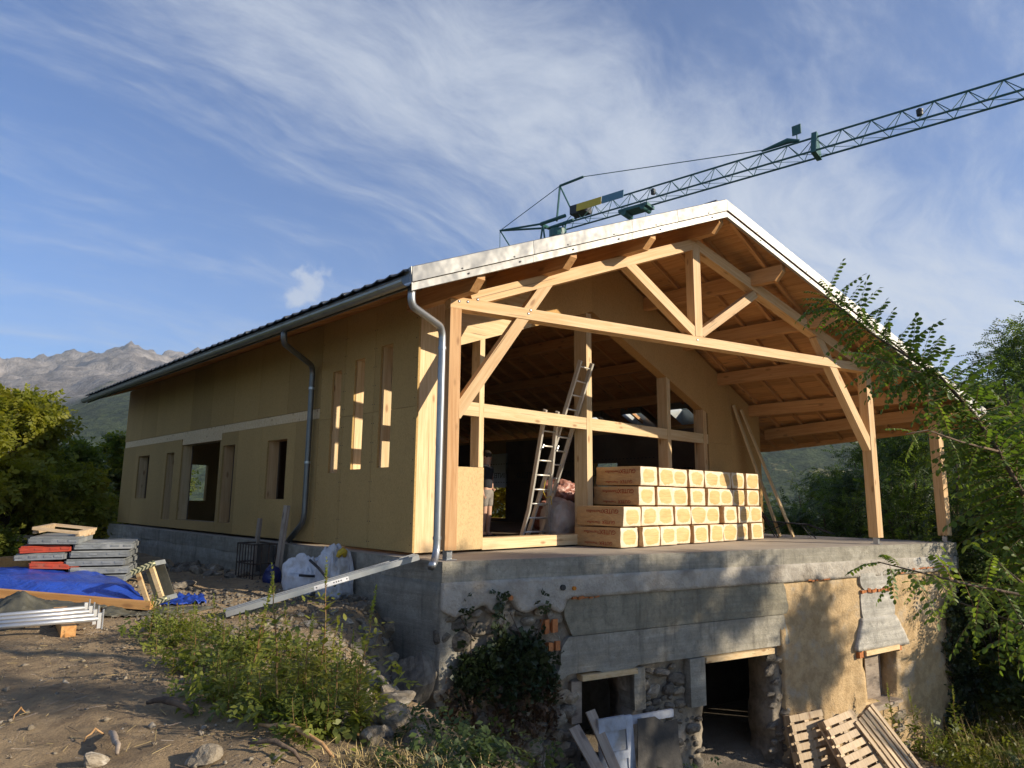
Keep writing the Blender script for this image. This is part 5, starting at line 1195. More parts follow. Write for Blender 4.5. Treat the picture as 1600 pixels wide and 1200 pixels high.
for k in range(4):
    t1 = A((154-k*7, 966-k*5), 2, bz+0.03); t0 = A((-80, 983-k*5), 2, bz-0.01); t0.z = bz+0.022+0.004*k-0.05; t1.z = bz+0.026+0.004*k
    e = empty('scaffold_tube', (t0+t1)/2, 'galvanised scaffold tube, %s of four on the block' % LT[k], 'scaffold tube', 'scaffold tubes on the timber block')
    build('tube', MB().tube([t0, t1], 0.023, 10), M['galv_bright'], e, smooth=True)
    build('wedge_head', MB().box(t1.x-0.012, t1.x+0.02, t1.y-0.016, t1.y+0.016, t1.z-0.09, t1.z+0.055), M['galv_bright'], e)
    build('wedge_pin', MB().tube([t1+Vector((0.035, -0.01, -0.10)), t1+Vector((0.035, -0.01, 0.09))], 0.008, 6), M['galv_bright'], e)
# scaffold deck leaning on its side, frame end with striped caps towards the camera
dk = hit((242, 951)); xr = Vector((RT.x, RT.y, 0)).normalized(); yb = Vector((-xr.y, xr.x, 0))
m3 = Matrix((xr*math.cos(rad(24))+Vector((0, 0, 1))*math.sin(rad(24)), yb, Vector((0, 0, 1))*math.cos(rad(24))-xr*math.sin(rad(24)))).transposed()
DE = local(empty('scaffold_deck', dk+Vector((0, 0, 0.06)), 'small scaffold deck with black and yellow striped end caps leaning by the tarpaulin', 'scaffold deck', None, m3.to_euler()))
for z_ in (0.0, 0.44):
    build('end_cap', MB().box(-0.15, 0.13, -0.02, 0.03, z_-0.03, z_+0.035), M['chevron'], DE); build('side_rail', MB().box(-0.14, 0.12, 0.031, 0.30, z_-0.025, z_+0.03), M['formgrey'], DE)
for x_ in (-0.11, 0.06): build('strut', MB().box(x_-0.024, x_+0.024, 0.04, 0.085, 0.031, 0.414), M['spruce'], DE)
build('back_sheet', MB().box(-0.13, 0.11, 0.27, 0.28, 0.031, 0.414), M['tarp_dark'], DE)

# ------------------------------------------------------------------ at the foot of the basement wall: door leaf, black sheet, planks, pallets
def wl(s, z, off): return OB(s, z, off)
zs_ = gz(wl(2.7, 0, -0.3).x, wl(2.7, 0, -0.3).y)
def leafbox(name, s0, s1, z0, z1, o0, o1, mat, parent, lean_=0.10):
    zb_ = -3.1; f = lambda z: -(z-zb_)*0 + (-0.42 + lean_*(z-zb_))
    return build(name, MB().prism([OB(s0, z0, o0+f(z0)), OB(s1, z0, o0+f(z0)), OB(s1, z1, o0+f(z1)), OB(s0, z1, o0+f(z1))], FN*(o1-o0)), M[mat], parent)
DL = empty('old_door', OB(2.75, -2.6, -0.3), 'old pale blue painted panel door leaf leaning across the small cellar opening', 'door')
for s0, s1, z0, z1 in ((2.22, 2.32, -3.2, -2.13), (2.68, 2.80, -3.2, -2.14), (2.32, 2.68, -2.30, -2.13), (2.32, 2.68, -2.66, -2.56), (2.32, 2.68, -3.2, -3.08)): leafbox('stile', s0, s1, z0, z1, 0, 0.045, 'door_paint', DL)
leafbox('door_panel', 2.325, 2.675, -2.555, -2.305, 0.018, 0.034, 'door_paint', DL); leafbox('door_panel', 2.325, 2.675, -3.075, -2.665, 0.018, 0.034, 'door_paint', DL)
leafbox('top_rail', 2.80, 3.55, -2.26, -2.16, 0, 0.045, 'door_paint', DL)
mb = MB(); o_ = -0.52
poly = [(2.80, -3.15), (3.52, -3.2), (3.56, -2.9), (3.53, -2.60), (3.55, -2.27), (3.30, -2.29), (3.15, -2.19), (2.84, -2.18), (2.81, -2.45), (2.77, -2.75)]
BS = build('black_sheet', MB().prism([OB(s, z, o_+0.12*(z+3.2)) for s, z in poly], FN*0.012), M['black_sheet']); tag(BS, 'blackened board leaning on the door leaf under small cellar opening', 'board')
gw = lambda s, off: gz(OB(s, 0, off).x, OB(s, 0, off).y)
lean('plank', OB(2.12, gw(2.12, -0.9)-0.05, -0.9), OB(1.93, -2.22, -0.16), 0.17, 0.03, 'weathered', 'grey plank leaning on the rubble wall, leftmost of the pair', 'plank', 'planks by the cellar opening', up=-FN)
lean('plank', OB(2.36, gw(2.36, -0.8)-0.05, -0.8), OB(2.20, -2.05, -0.16), 0.15, 0.03, 'weathered', 'brownish plank leaning in front of the door leaf left edge', 'plank', 'planks by the cellar opening', up=-FN)
lean('plank', OB(1.70, gw(1.7, -0.55)-0.05, -0.55), OB(1.62, -2.72, -0.35), 0.18, 0.025, 'weathered', 'short pale plank end low down left of the two long planks', 'plank', 'planks by the cellar opening', up=-FN)
lean('plank', OB(2.24, gw(2.2, -0.5)-0.05, -0.5), OB(2.16, -2.45, -0.12), 0.08, 0.02, 'door_paint', 'narrow bluish slat standing between the two long planks', 'plank', 'planks by the cellar opening', up=-FN)
def pallet(label, M4, long=False):
    e = local(empty('pallet', (0, 0, 0), label, 'pallet', 'pallets at the foot of the wall')); e.matrix_world = M4; e.location = M4.to_translation(); e.rotation_euler = M4.to_euler()
    if long:
        for k in range(6): build('deck_slat', MB().box(-0.60, 0.60, -0.40+k*0.141, -0.31+k*0.141, 0.1225, 0.144), M['pallet'], e)
        for x in (-0.53, 0, 0.53): build('stringer', MB().box(x-0.05, x+0.05, -0.40, 0.40, 0.10, 0.1215), M['pallet'], e)
    else:
        for k in range(9): build('deck_slat', MB().box(-0.60+k*0.1375, -0.50+k*0.1375, -0.40, 0.40, 0.122, 0.144), M['pallet'], e)
    for y in (-0.35, 0, 0.35):
        if not long: build('stringer', MB().box(-0.60, 0.60, y-0.05, y+0.05, 0.10, 0.121), M['pallet'], e)
        for x in (-0.53, 0, 0.53): build('block', MB().box(x-0.07, x+0.07, y-0.05, y+0.05, 0.0225, 0.0995), M['pallet'], e)
        build('bottom_slat', MB().box(-0.60, 0.60, y-0.05, y+0.05, 0.0, 0.022), M['pallet'], e)
    return e
def frame(orig, xd, zd):
    xd = Vector(xd).normalized(); zd = Vector(zd); zd = (zd-xd*zd.dot(xd)).normalized(); yd = zd.cross(xd); m = Matrix((xd, yd, zd)).transposed().to_4x4(); m.translation = Vector(orig); return m
n_out = -FN
Zv = Vector((0, 0, 1))
pallet('slatted pallet leaning on the tan wall, left of the pair in sunlight', frame(OB(7.02, -3.24, -0.66), FN*0.50+Zv*0.86-FD*0.10, n_out*0.86+Zv*0.50))
pallet('pallet with long boards running down, right of the pair in sunlight', frame(OB(7.78, -3.26, -0.70), FN*0.52+Zv*0.80-FD*0.30, n_out*0.84+Zv*0.52+FD*0.10), True)
pallet('shaded pallet standing behind the sunlit ones by the doorway', frame(OB(6.45, -3.22, -0.28), FN*0.25+Zv*0.95, n_out*0.95+Zv*0.25))
# ------------------------------------------------------------------ rocks
RKM = []
for k in range(9):
    me = rock_mesh(40+k, 1.0, 3, 0.45); me.name = 'rock'; me.materials.append(M['stone'] if k % 3 else M['stone_tan']); me.polygons.foreach_set('use_smooth', [False]*len(me.polygons)); RKM.append(me)
def rock(p, r, sc, label, group=None, k=None, sink=0.35, rot=None):
    o = put('rock', RKM[k if k is not None else random.randrange(9)], None, None, Vector(p)+Vector((0, 0, r*sc[2]*(1-sink*2)*0.5)))
    o.scale = (r*sc[0], r*sc[1], r*sc[2]); o.rotation_euler = rot or (random.uniform(-.5, .5), random.uniform(-.5, .5), random.uniform(0, 6.3))
    return tag(o, label, 'rock', group)
rock((-0.40, 0.06, -1.66), 0.42, (0.78, 0.72, 1.08), 'biggest boulder of the slope, upright and pale grey beside the basement corner', k=2, sink=0.04, rot=(0.15, -0.1, 0.7))
def px_rock(q, rpx, sc, label, group=None, k=None, **kw):
    p = hit(q)
    if p is None: return
    dist = (p-CAM).length; rock(p, rpx*dist/FPX, sc, label, group, k, **kw)
px_rock((288, 917), 24, (1.3, 0.55, 0.32), 'long flat grey stone lying alone on the dirt in the house shade', k=1, rot=(0.05, 0.05, 0.75))
px_rock((575, 1000), 28, (1.0, 0.8, 0.75), 'angular grey boulder behind and left of the biggest boulder', k=4)
px_rock((555, 1015), 24, (1.2, 0.8, 0.5), 'flat topped grey stone jutting from the slope above the weeds', k=5, rot=(0.1, -0.2, 0.6))
px_rock((605, 985), 20, (0.9, 0.8, 0.8), 'blocky grey stone against the basement side wall', k=3)
px_rock((555, 940), 15, (1.4, 0.7, 0.5), 'pale slab stone sticking out near the top of the slope', k=7)
px_rock((412, 985), 17, (1.1, 0.9, 0.7), 'rounded tan stone at the back edge of the weeds', k=0)
px_rock((318, 1190), 24, (1.0, 0.9, 0.7), 'pale tan stone half buried at the bottom left foreground', k=6)
px_rock((150, 1197), 19, (1.4, 0.8, 0.5), 'low tan stone at the very bottom left edge', k=3)
px_rock((262, 1000), 10, (1.0, 0.9, 0.9), 'small pale stone in front of the weeds, left one', k=0); px_rock((362, 1003), 11, (1.2, 0.9, 0.8), 'small pale stone among the weeds, right one', k=6)
px_rock((545, 975), 9, (1, .8, .8), 'small white stone on the bare slope above the weeds', k=6)
px_rock((600, 1150), 16, (1, .8, .8), 'grey stone at the lower end of the rubble slope', k=2); px_rock((715, 1190), 14, (1.3, .8, .7), 'white stone in the dark hollow below the ivy', k=0)
RUB = 'rubble stone lying on the dark slope between weeds and basement corner'
got = []
for i in range(170):
    q = (random.uniform(470, 672), random.uniform(925, 1165)); 
    if q[0] < 560 and q[1] > 1000 and random.random() < 0.75: continue
    p = hit(q)
    if p is None or p.z < -2.9 or p.x > -0.02 and p.y > -0.1: continue
    r = random.choice((0.05, 0.06, 0.075, 0.09, 0.11, 0.14))
    if any((p-g0).length < (r+r0)*0.75 for g0, r0 in got): continue
    got.append((p, r)); rock(p, r, (random.uniform(.9, 1.4), random.uniform(.7, 1), random.uniform(.55, .9)), RUB, 'rubble stones on the slope')
for i in range(26):
    q = (random.uniform(585, 690), random.uniform(960, 1175)); p = hit(q)
    if p is None or p.z < -2.9 or (p.x > -0.15 and p.y > -0.2) or (p-CAM).length < 7.2: continue
    r = random.uniform(0.13, 0.25)
    if any((p-g0).length < (r+r0)*0.7 for g0, r0 in got) or (p-Vector((-0.40, 0.06, -1.4))).length < r+0.36: continue
    got.append((p, r)); rock(p, r, (random.uniform(.9, 1.3), random.uniform(.7, 1), random.uniform(.6, .95)), RUB, 'rubble stones on the slope', sink=0.25)
RUB2 = 'rubble stone in the low heap along the shaded left wall'
for i in range(46):
    b = random.uniform(4.9, 9.5); a = random.uniform(-0.9, -0.08); p = Vector((a, b, gz(a, b))); rock(p, random.choice((0.06, 0.08, 0.11, 0.14)), (random.uniform(.9, 1.4), random.uniform(.7, 1), random.uniform(.5, .9)), RUB2, 'rubble stones along the left wall')
# gravel and chips scattered over the dirt: nobody could count them
def pebbles(name, n, region, rlo, rhi, mat, seed):
    rg = np.random.default_rng(seed); base = np.array([(1, 0, 0), (-1, 0, 0), (0, 1, 0), (0, -1, 0), (0, 0, .7), (0, 0, -.7)], float); fc = np.array([(0, 2, 4), (2, 1, 4), (1, 3, 4), (3, 0, 4), (2, 0, 5), (1, 2, 5), (3, 1, 5), (0, 3, 5)])
    a = rg.uniform(region[0], region[1], n); b = rg.uniform(region[2], region[3], n)
    keep = fbm(a*0.9, b*0.9, 5.5, 3) > -0.12 + rg.uniform(-.25, .25, n); a, b = a[keep], b[keep]
    keep = ~((a > -0.1) & (b > -0.265*a-0.1)); a, b = a[keep], b[keep]; n = len(a)
    z = ground_z(a, b); r = rlo*(rhi/rlo)**(rg.random(n)**2.2); R = rg.normal(size=(n, 3, 3)); Q = np.linalg.qr(R)[0]
    jit = base[None]*(1+rg.uniform(-.35, .35, (n, 6, 1))); V = np.einsum('nij,nkj->nki', Q, jit)*r[:, None, None]*np.array([1, 1, .75]) + np.stack([a, b, z+r*0.25], -1)[:, None]
    Fc = (fc[None]+np.arange(n)[:, None, None]*6).reshape(-1, 3); return put(name, arr_mesh(name, V.reshape(-1, 3), Fc), None, M[mat], (0, 0, 0), None, 'stuff')
pebbles('gravel', 9000, (-7, 0.2, -5.5, 8), 0.006, 0.035, 'stone_tan', 3); pebbles('gravel', 6000, (-3.2, 0.1, -3.5, 3.5), 0.010, 0.05, 'stone', 4); pebbles('gravel', 6000, (-2, 12, -7, -0.5), 0.012, 0.06, 'stone', 5)

def debris(name, n, region, mat, seed):
    rg = np.random.default_rng(seed); a = rg.uniform(region[0], region[1], n); b = rg.uniform(region[2], region[3], n); keep = (a < rim(b)+0.5); a, b = a[keep], b[keep]; n = len(a); z = ground_z(a, b)+0.012
    yaw = rg.uniform(0, 6.3, n); L = 0.008+0.05*rg.random(n)**2.5; w = rg.uniform(0.001, 0.0032, n); pit = rg.normal(0, .25, n); d = np.stack([np.cos(yaw)*np.cos(pit), np.sin(yaw)*np.cos(pit), np.sin(pit)], -1)*L[:, None]; s = np.stack([-np.sin(yaw), np.cos(yaw), 0*yaw], -1)*w[:, None]; u = np.array([0, 0, 1.0])[None]*w[:, None]; c = np.stack([a, b, z+np.abs(np.sin(pit))*L*0.8], -1)
    V = np.stack([c-d-s, c-d+u, c-d+s, c+d-s, c+d+u, c+d+s], 1); f_ = np.array([(0, 1, 4, 3), (1, 2, 5, 4), (2, 0, 3, 5)]); return put(name, arr_mesh(name, V.reshape(-1, 3), (f_[None]+np.arange(n)[:, None, None]*6).reshape(-1, 4)), None, M[mat], (0, 0, 0), None, 'stuff')
debris('wood_chips', 1500, (-6.5, 0, -5.5, 4), 'weathered', 31); debris('twigs', 1300, (-6.5, -1, -5.5, 3), 'bark', 32); debris('straw', 900, (-6.5, -1, -5.5, 3), 'grass_dry', 33)

# ------------------------------------------------------------------ foliage kit
def rotmats(n, rg, up_bias=0.0, flat=1.0):
    yaw = rg.uniform(0, 2*np.pi, n); pit = rg.normal(0, 0.6*flat, n)+up_bias; rol = rg.normal(0, 0.6*flat, n)
    cy, sy, cp, sp, cr, sr = np.cos(yaw), np.sin(yaw), np.cos(pit), np.sin(pit), np.cos(rol), np.sin(rol); Z = np.zeros(n); O = np.ones(n)
    Rz = np.stack([cy, -sy, Z, sy, cy, Z, Z, Z, O], -1).reshape(n, 3, 3); Ry = np.stack([cp, Z, sp, Z, O, Z, -sp, Z, cp], -1).reshape(n, 3, 3); Rx = np.stack([O, Z, Z, Z, cr, -sr, Z, sr, cr], -1).reshape(n, 3, 3)
    return Rz@Ry@Rx
def spray_simple(n, L, w, size, rg):       # a twig with n leaves; each leaf a folded pair of quads
    V = []; Fc = []
    for i in range(n):
        t = (i+0.5)/n; x = L*t; sgn = 1 if i % 2 else -1; a = sgn*rg.uniform(0.5, 1.3); l = size*rg.uniform(0.7, 1.15); ww = w*l
        d = np.array([math.cos(a), math.sin(a), rg.uniform(-.5, .25)]); d /= np.linalg.norm(d); s = np.cross(d, [0, 0, 1]); s /= np.linalg.norm(s); u = np.cross(s, d)
        p = np.array([x, 0, -0.15*L*t*t]); o = len(V)
        V += [p, p+d*l*0.45+s*ww+u*ww*0.25, p+d*l, p+d*l*0.45-s*ww+u*ww*0.25]; Fc.append((o, o+1, o+2, o+3))
    return np.array(V), np.array(Fc)
def spray_pinnate(pairs, L, ll, lw, rg):
    V = []; Fc = []
    for i in range(pairs*2+1):
        t = 1.0 if i == pairs*2 else (i//2+1)/(pairs+0.6); sgn = 0 if i == pairs*2 else (1 if i % 2 else -1)
        a = sgn*rg.uniform(1.0, 1.35); d = np.array([math.cos(a), math.sin(a), rg.uniform(-.45, -.05)]); d /= np.linalg.norm(d); s = np.cross(d, [0, 0, 1]); s /= np.linalg.norm(s)
        p = np.array([L*t, 0, -0.25*L*t*t]); o = len(V); l = ll*rg.uniform(0.85, 1.1)*(0.75 if t < 0.3 else 1)
        V += [p, p+d*l*0.5+s*lw, p+d*l, p+d*l*0.5-s*lw]; Fc.append((o, o+1, o+2, o+3))
    return np.array(V), np.array(Fc)
def crown_pts(n, clumps, rg, spread=0.5):
    """points in a crown made of clumps [(centre, radius)], denser towards each clump's shell"""
    c = np.array([k[0] for k in clumps]); r = np.array([k[1] for k in clumps], float)
    if r.ndim == 1: r = np.repeat(r[:, None], 3, 1)
    w = r.prod(1)**(2/3); idx = rg.choice(len(c), n, p=w/w.sum()); d = rg.normal(size=(n, 3)); d /= np.linalg.norm(d, axis=1)[:, None]
    rad_ = rg.random(n)**spread; return c[idx]+d*r[idx]*rad_[:, None], d
def scatter(name, P, bases, scale, mat, parent, rg, up=0.0, flat=1.0, kind=None, R=None):
    n = len(P); Rm = rotmats(n, rg, up, flat) if R is None else R; sc = scale*rg.uniform(0.75, 1.25, n); which = rg.integers(0, len(bases), n); VV, FF, o = [], [], 0
    for k, (bvv, bf) in enumerate(bases):
        m_ = which == k; cnt = int(m_.sum())
        if not cnt: continue
        v = np.einsum('nij,kj->nki', Rm[m_], bvv)*sc[m_][:, None, None]+P[m_][:, None]; VV.append(v.reshape(-1, 3)); FF.append((bf[None]+np.arange(cnt)[:, None, None]*len(bvv)).reshape(-1, bf.shape[1])+o); o += cnt*len(bvv)
    V = np.concatenate(VV); Fc = np.concatenate(FF); c = V.mean(0)
    return put(name, arr_mesh(name, V-c, Fc), parent, M[mat], Vector(c), None, kind)
rgS = np.random.default_rng(5)
SPR = [spray_simple(9, 0.42, 0.32, 0.15, rgS) for _ in range(4)]; SPW = [spray_simple(7, 0.40, 0.26, 0.22, rgS) for _ in range(4)]; PIN = [spray_pinnate(7, 0.30, 0.055, 0.015, rgS) for _ in range(4)]
def limb(mb, p0, p1, r0, r1, seed, n=6, sag=0.0):
    p0, p1 = Vector(p0), Vector(p1); L = (p1-p0).length; pts = []; rs = []
    for i in range(n+1):
        t = i/n; p = p0.lerp(p1, t)+Vector((mnoise.noise(Vector((t*2.2+seed, 0, 1))), mnoise.noise(Vector((t*2.2, seed, 4))), mnoise.noise(Vector((t*2, 3, seed)))))*L*0.10*math.sin(math.pi*min(1, t*1.0+0.05))
        p.z += sag*L*math.sin(math.pi*t); pts.append(p); rs.append(r0*(1-t)+r1*t)
    mb.tube(pts, rs, 7); return pts
def tree(name, base, H, R, label, leafmat, group=None, nclump=26, nspray=2600, bases=SPR, sc=1.0, trunk_r=0.11, seed=0, shape=(1, 1, 1), lo=0.25, lean_=(0, 0), cat='tree', crown_mats=None, multi=1):
    rg = np.random.default_rng(100+seed); base = Vector(base); e = empty(name, base, label, cat, group)
    top = base+Vector((lean_[0], lean_[1], H)); cl = []
    for k in range(nclump):
        t = rg.uniform(lo, 1.0); ang_ = rg.uniform(0, 2*math.pi); prof = math.sin(math.pi*min(1, ((t-lo)/(1-lo))*0.80+0.22))**0.7; rr = R*prof*math.sqrt(rg.uniform(0.12, 1))
        c = base.lerp(top, t)+Vector((math.cos(ang_)*rr*shape[0], math.sin(ang_)*rr*shape[1], 0)); q = R*rg.uniform(0.20, 0.40); cl.append(((c.x, c.y, min(c.z, base.z+H-q*0.4)), (q*1.15, q*1.15, q*0.8)))
    mb = MB()
    for m_ in range(multi):
        off = Vector((0.35*math.cos(m_*2.4), 0.35*math.sin(m_*2.4), 0))*(0 if multi == 1 else 1); limb(mb, base+off+Vector((0, 0, -0.3)), base.lerp(top, 0.85)+off*3, trunk_r, trunk_r*0.3, seed+m_*3.1, 8)
    for k, (c, q) in enumerate(cl):
        if k % 2 == 0: st = base.lerp(top, max(0.08, (c[2]-base.z)/H*0.62)); limb(mb, st, c, trunk_r*0.38, trunk_r*0.06, seed+k*0.7, 5, 0.05)
    build('trunk', mb, M['bark'], e, smooth=True)
    mats = crown_mats or [leafmat]
    for i, mt in enumerate(mats):
        P_, d_ = crown_pts(nspray//len(mats), cl, rg, 0.55); scatter('crown', P_, bases, sc, mt, e, rg, 0.15)
    return e
def at(px, rng, zoff=0.0):          # a spot on the ground under an image column, at a given distance
    d = ray((px, 780)); d.z = 0; d.normalize(); a, b = CAM.x+d.x*rng, CAM.y+d.y*rng; return Vector((a, b, gz(a, b) if rng < 38 else -7.0))
# left of the house
tree('leafy_tree', at(14, 16.5), 3.2, 1.4, 'big yellow green leafy tree at the left edge behind the formwork panels', 'leaf_yellow', 'trees left of the house', 40, 7000, SPR, 0.62, 0.12, 1, lo=0.08)
tree('leafy_tree', at(-95, 15), 2.9, 1.3, 'yellow green tree cut by the left picture edge', 'leaf_yellow', 'trees left of the house', 30, 4500, SPR, 0.65, 0.12, 2, lo=0.1)
tree('leafy_tree', at(112, 26), 3.0, 1.3, 'darker bushy tree between the yellow green tree and the house', 'leaf_mid', 'trees left of the house', 30, 4500, SPR, 0.85, 0.12, 3, lo=0.05)
tree('leafy_tree', at(178, 29), 4.4, 1.1, 'tree with bright tips standing right behind the far house corner', 'leaf_mid', 'trees left of the house', 26, 3600, SPR, 0.95, 0.12, 4, lo=0.05, crown_mats=['leaf_mid', 'leaf_yellow'])
tree('leafy_tree', at(70, 34), 3.9, 2.2, 'dark tree in the gap far behind the left trees', 'leaf_dark', 'trees left of the house', 24, 3200, SPR, 1.1, 0.14, 5, lo=0.05)
tree('shrub', at(150, 23.5), 1.3, 1.0, 'low bright green shrub at the foot of the far house corner', 'leaf_yellow', None, 14, 1000, SPR, 0.65, 0.04, 6, lo=0.1, cat='shrub')
tree('shrub', at(-20, 14.5), 0.95, 0.55, 'low dark green shrub left of the red formwork panels', 'leaf_mid', None, 14, 1300, SPR, 0.5, 0.04, 7, lo=0.1, cat='shrub')
tree('shrub', at(40, 19.5), 1.2, 1.1, 'dark undergrowth shrub below the big yellow green tree', 'leaf_dark', None, 16, 1800, SPR, 0.7, 0.04, 8, lo=0.05, cat='shrub')
for k, (px, rg_, h_) in enumerate(((240, 34, 6), (330, 40, 6.5), (-300, 17, 3.8), (-430, 14, 3.8))): tree('leafy_tree', at(px, rg_), h_, 1.9, ['tree behind the house seen through the far openings', 'tree behind the house seen through the wide doorway', 'tree beyond the left picture edge, farther one', 'tree beyond the left picture edge, nearer one'][k], 'leaf_mid', 'trees left of the house', 24, 2600, SPR, 0.9, 0.12, 30+k, lo=0.05)
# robinia grove behind the terrace
RT_ = 'feathery robinia tree in the grove right of the terrace'
spots = [(1232, 25, 5.2, 1.9), (1185, 31, 5.4, 2.2), (1290, 30, 6.6, 2.4), (1335, 24, 6.4, 2.2), (1385, 28, 8.0, 2.6), (1430, 23, 7.4, 2.3), (1470, 30, 9.0, 2.8), (1515, 25, 8.4, 2.6), (1560, 21.5, 8.2, 2.5), (1610, 25, 10.2, 3.0), (1660, 20, 9.5, 2.8), (1545, 33, 10.5, 3.0), (1405, 36, 9.0, 3.0)]
wh = ['small one nearest the house wall', 'farthest left one seen past the wall', 'one between wall and truss post, back row', 'one left of the truss post', 'tall one behind the truss post', 'front one between the two posts', 'back one between the two posts', 'one right behind the outer post', 'front one right of the outer post', 'tall one at the right picture edge', 'one beyond the right picture edge', 'tallest one of the back row on the right', 'back row one behind the truss post']
for k, (px, rr, h_, R_) in enumerate(spots):
    tree('robinia_tree', at(px, rr)+Vector((0, 0, -0.2)), h_, R_, 'feathery robinia tree right of the terrace, '+wh[k], 'leaf_robinia', 'robinia grove beyond the terrace', 34, 3000, PIN, 1.35, 0.075, 50+k, lo=0.12, crown_mats=['leaf_robinia', 'leaf_dark'], multi=3)
for k, (px, rr, h_, R_) in enumerate(((1210, 21, 2.3, 1.5), (1275, 20, 2.6, 1.6), (1330, 19.5, 2.6, 1.6), (1400, 19, 2.8, 1.7), (1450, 20, 3.0, 1.7), (1525, 19.0, 3.6, 1.5), (1600, 18.5, 4.2, 1.6))):
    tree('bush', at(px, rr), h_+0.9, R_, ['dark green bush', 'mid green bush', 'round green bush', 'dense green bush', 'loose green bush', 'light green bush', 'tall green bush'][k]+' below the robinia trees, '+ORD[k]+' from left', 'leaf_dark', 'bushes under the robinia grove', 20, 1700, SPR, 0.85, 0.04, 80+k, lo=0.03, cat='bush', crown_mats=['leaf_dark', 'leaf_mid'])
# trees in front of the house to the right of the camera: they throw the dappled shade on the old wall
def shade_tree(name, wall_s, wall_z, T, rx, rz, label, n, seed, gp='trees shading the old wall', ry=1.5, nclump=22, sc=1.5):
    p = OB(wall_s, wall_z)+Vector((SUN.x, SUN.y, 0)).normalized()*T; p.z = wall_z+T*SUN.z/math.hypot(SUN.x, SUN.y)
    rg = np.random.default_rng(seed); e = empty(name, (p.x, p.y, gz(p.x, p.y)), label, 'tree', gp); cl = []; mb = MB()
    sd = Vector((SUN.x, SUN.y, 0)).normalized()
    for k in range(nclump):
        v = rg.normal(size=3); v /= np.linalg.norm(v); v *= rg.random()**0.45
        c = p+FD*(v[0]*rx)+sd*(v[1]*ry)+Vector((0, 0, v[2]*rz)); q = rg.uniform(0.19, 0.36)*min(rx, rz)**0.6; cl.append((tuple(c), (q*1.2, q*1.2, q)))
        if k % 2 == 0: limb(mb, Vector((p.x, p.y, (p.z+gz(p.x, p.y))/2)), c, 0.05, 0.01, seed+k, 5)
    limb(mb, (p.x, p.y, gz(p.x, p.y)-0.2), (p.x, p.y, p.z+rz*0.5), 0.10, 0.03, seed, 7); build('trunk', mb, M['bark'], e, smooth=True)
    P_, _ = crown_pts(n, cl, rg, 0.6); scatter('crown', P_, PIN, sc, 'leaf_robinia', e, rg, 0.1)
shade_tree('robinia_tree', 1.7, -1.2, 14, 3.3, 1.75, 'broad robinia tree in front of the house throwing dappled shade on the wall', 4200, 301, nclump=22)
shade_tree('robinia_tree', 4.2, -0.75, 13, 1.5, 0.8, 'robinia tree beside the broad one, shading the ring beam', 700, 302, nclump=7)
shade_tree('robinia_tree', 7.2, -1.7, 11, 0.75, 0.85, 'young robinia tree throwing one shadow patch on the tan wall', 900, 303, ry=0.8, nclump=9)
shade_tree('robinia_tree', 10.6, -2.5, 11, 0.9, 0.9, 'young robinia tree throwing a shadow patch by the right wall corner', 800, 304, ry=0.8, nclump=9)

shade_tree('robinia_tree', -1.0, -1.25, 12, 1.15, 0.95, 'small robinia tree throwing shade on the rubble slope', 1500, 305, ry=0.9, nclump=12)
tree('leafy_tree', Vector((13.4, 12.9, -3.5)), 7.0, 2.2, 'tree beyond the house seen through the tall window opening', 'leaf_yellow', None, 24, 3000, SPR, 1.0, 0.1, 41, lo=0.2)

# ------------------------------------------------------------------ robinia branch reaching into the picture from the right, close to the camera
def leaf_compound(pairs, L, ll, lw, seed, droop):
    rg = random.Random(seed); mb = MB(); rach = [Vector((L*t, 0, -droop*L*t*t)) for t in [i/8 for i in range(9)]]
    mb.tube(rach, [0.0022*(1-0.6*i/8) for i in range(9)], 4, 1)
    for i in range(pairs*2+1):
        t = 1.0 if i == pairs*2 else (i//2+1.2)/(pairs+0.9); sg = 0 if i == pairs*2 else (1 if i % 2 else -1)
        p = Vector((L*t, 0, -droop*L*t*t)); a = sg*rg.uniform(1.05, 1.45); d = Vector((math.cos(a), math.sin(a), rg.uniform(-.75, -.15)-droop*t)).normalized(); s = d.cross(Vector((rg.uniform(-.2, .2), rg.uniform(-.2, .2), 1))).normalized(); u = s.cross(d); l = ll*rg.uniform(.85, 1.1)*(0.8 if t < .25 else 1)
        q = [(0.06, 0), (0.22, .72), (0.52, 1.0), (0.82, .72), (1.0, 0.0), (0.82, -.72), (0.52, -1.0), (0.22, -.72)]; o = len(mb.v)
        mb.v += [p+d*(l*x_)+s*(lw*y_)+u*(abs(y_)*lw*0.22-0.10*l*x_*x_) for x_, y_ in q]; mb.f += [[o, o+1, o+2, o+3, o+4], [o, o+4, o+5, o+6, o+7]]; mb.m += [0, 0]
    me = bpy.data.meshes.new('leaf'); me.from_pydata([tuple(v) for v in mb.v], [], mb.f); me.polygons.foreach_set('material_index', mb.m); me.materials.append(M['leaf_robinia']); me.materials.append(M['weed_stem']); me.polygons.foreach_set('use_smooth', [True]*len(me.polygons)); return me
LM = [leaf_compound(7+k % 3, 0.24+0.03*(k % 4), 0.044, 0.0120, 400+k, 0.15+0.12*(k % 3)) for k in range(8)]
def pt(q, dist): d = ray(q); return CAM + d*(dist/d.dot(FW))
HT = empty('robinia_tree', (0.55, -8.4, gz(0.55, -8.4)), 'robinia tree just outside the right edge with leafy branches hanging into the picture', 'tree')
mb = MB(); limb(mb, (0.55, -8.4, -3.6), (0.4, -8.2, 3.6), 0.13, 0.06, 3, 8); limb(mb, (0.45, -8.3, 1.2), pt((1750, 900), 3.4), 0.04, 0.02, 5); limb(mb, (0.45, -8.3, -0.2), pt((1720, 960), 2.4), 0.02, 0.01, 6)
build('trunk', mb, M['bark'], HT, smooth=True)
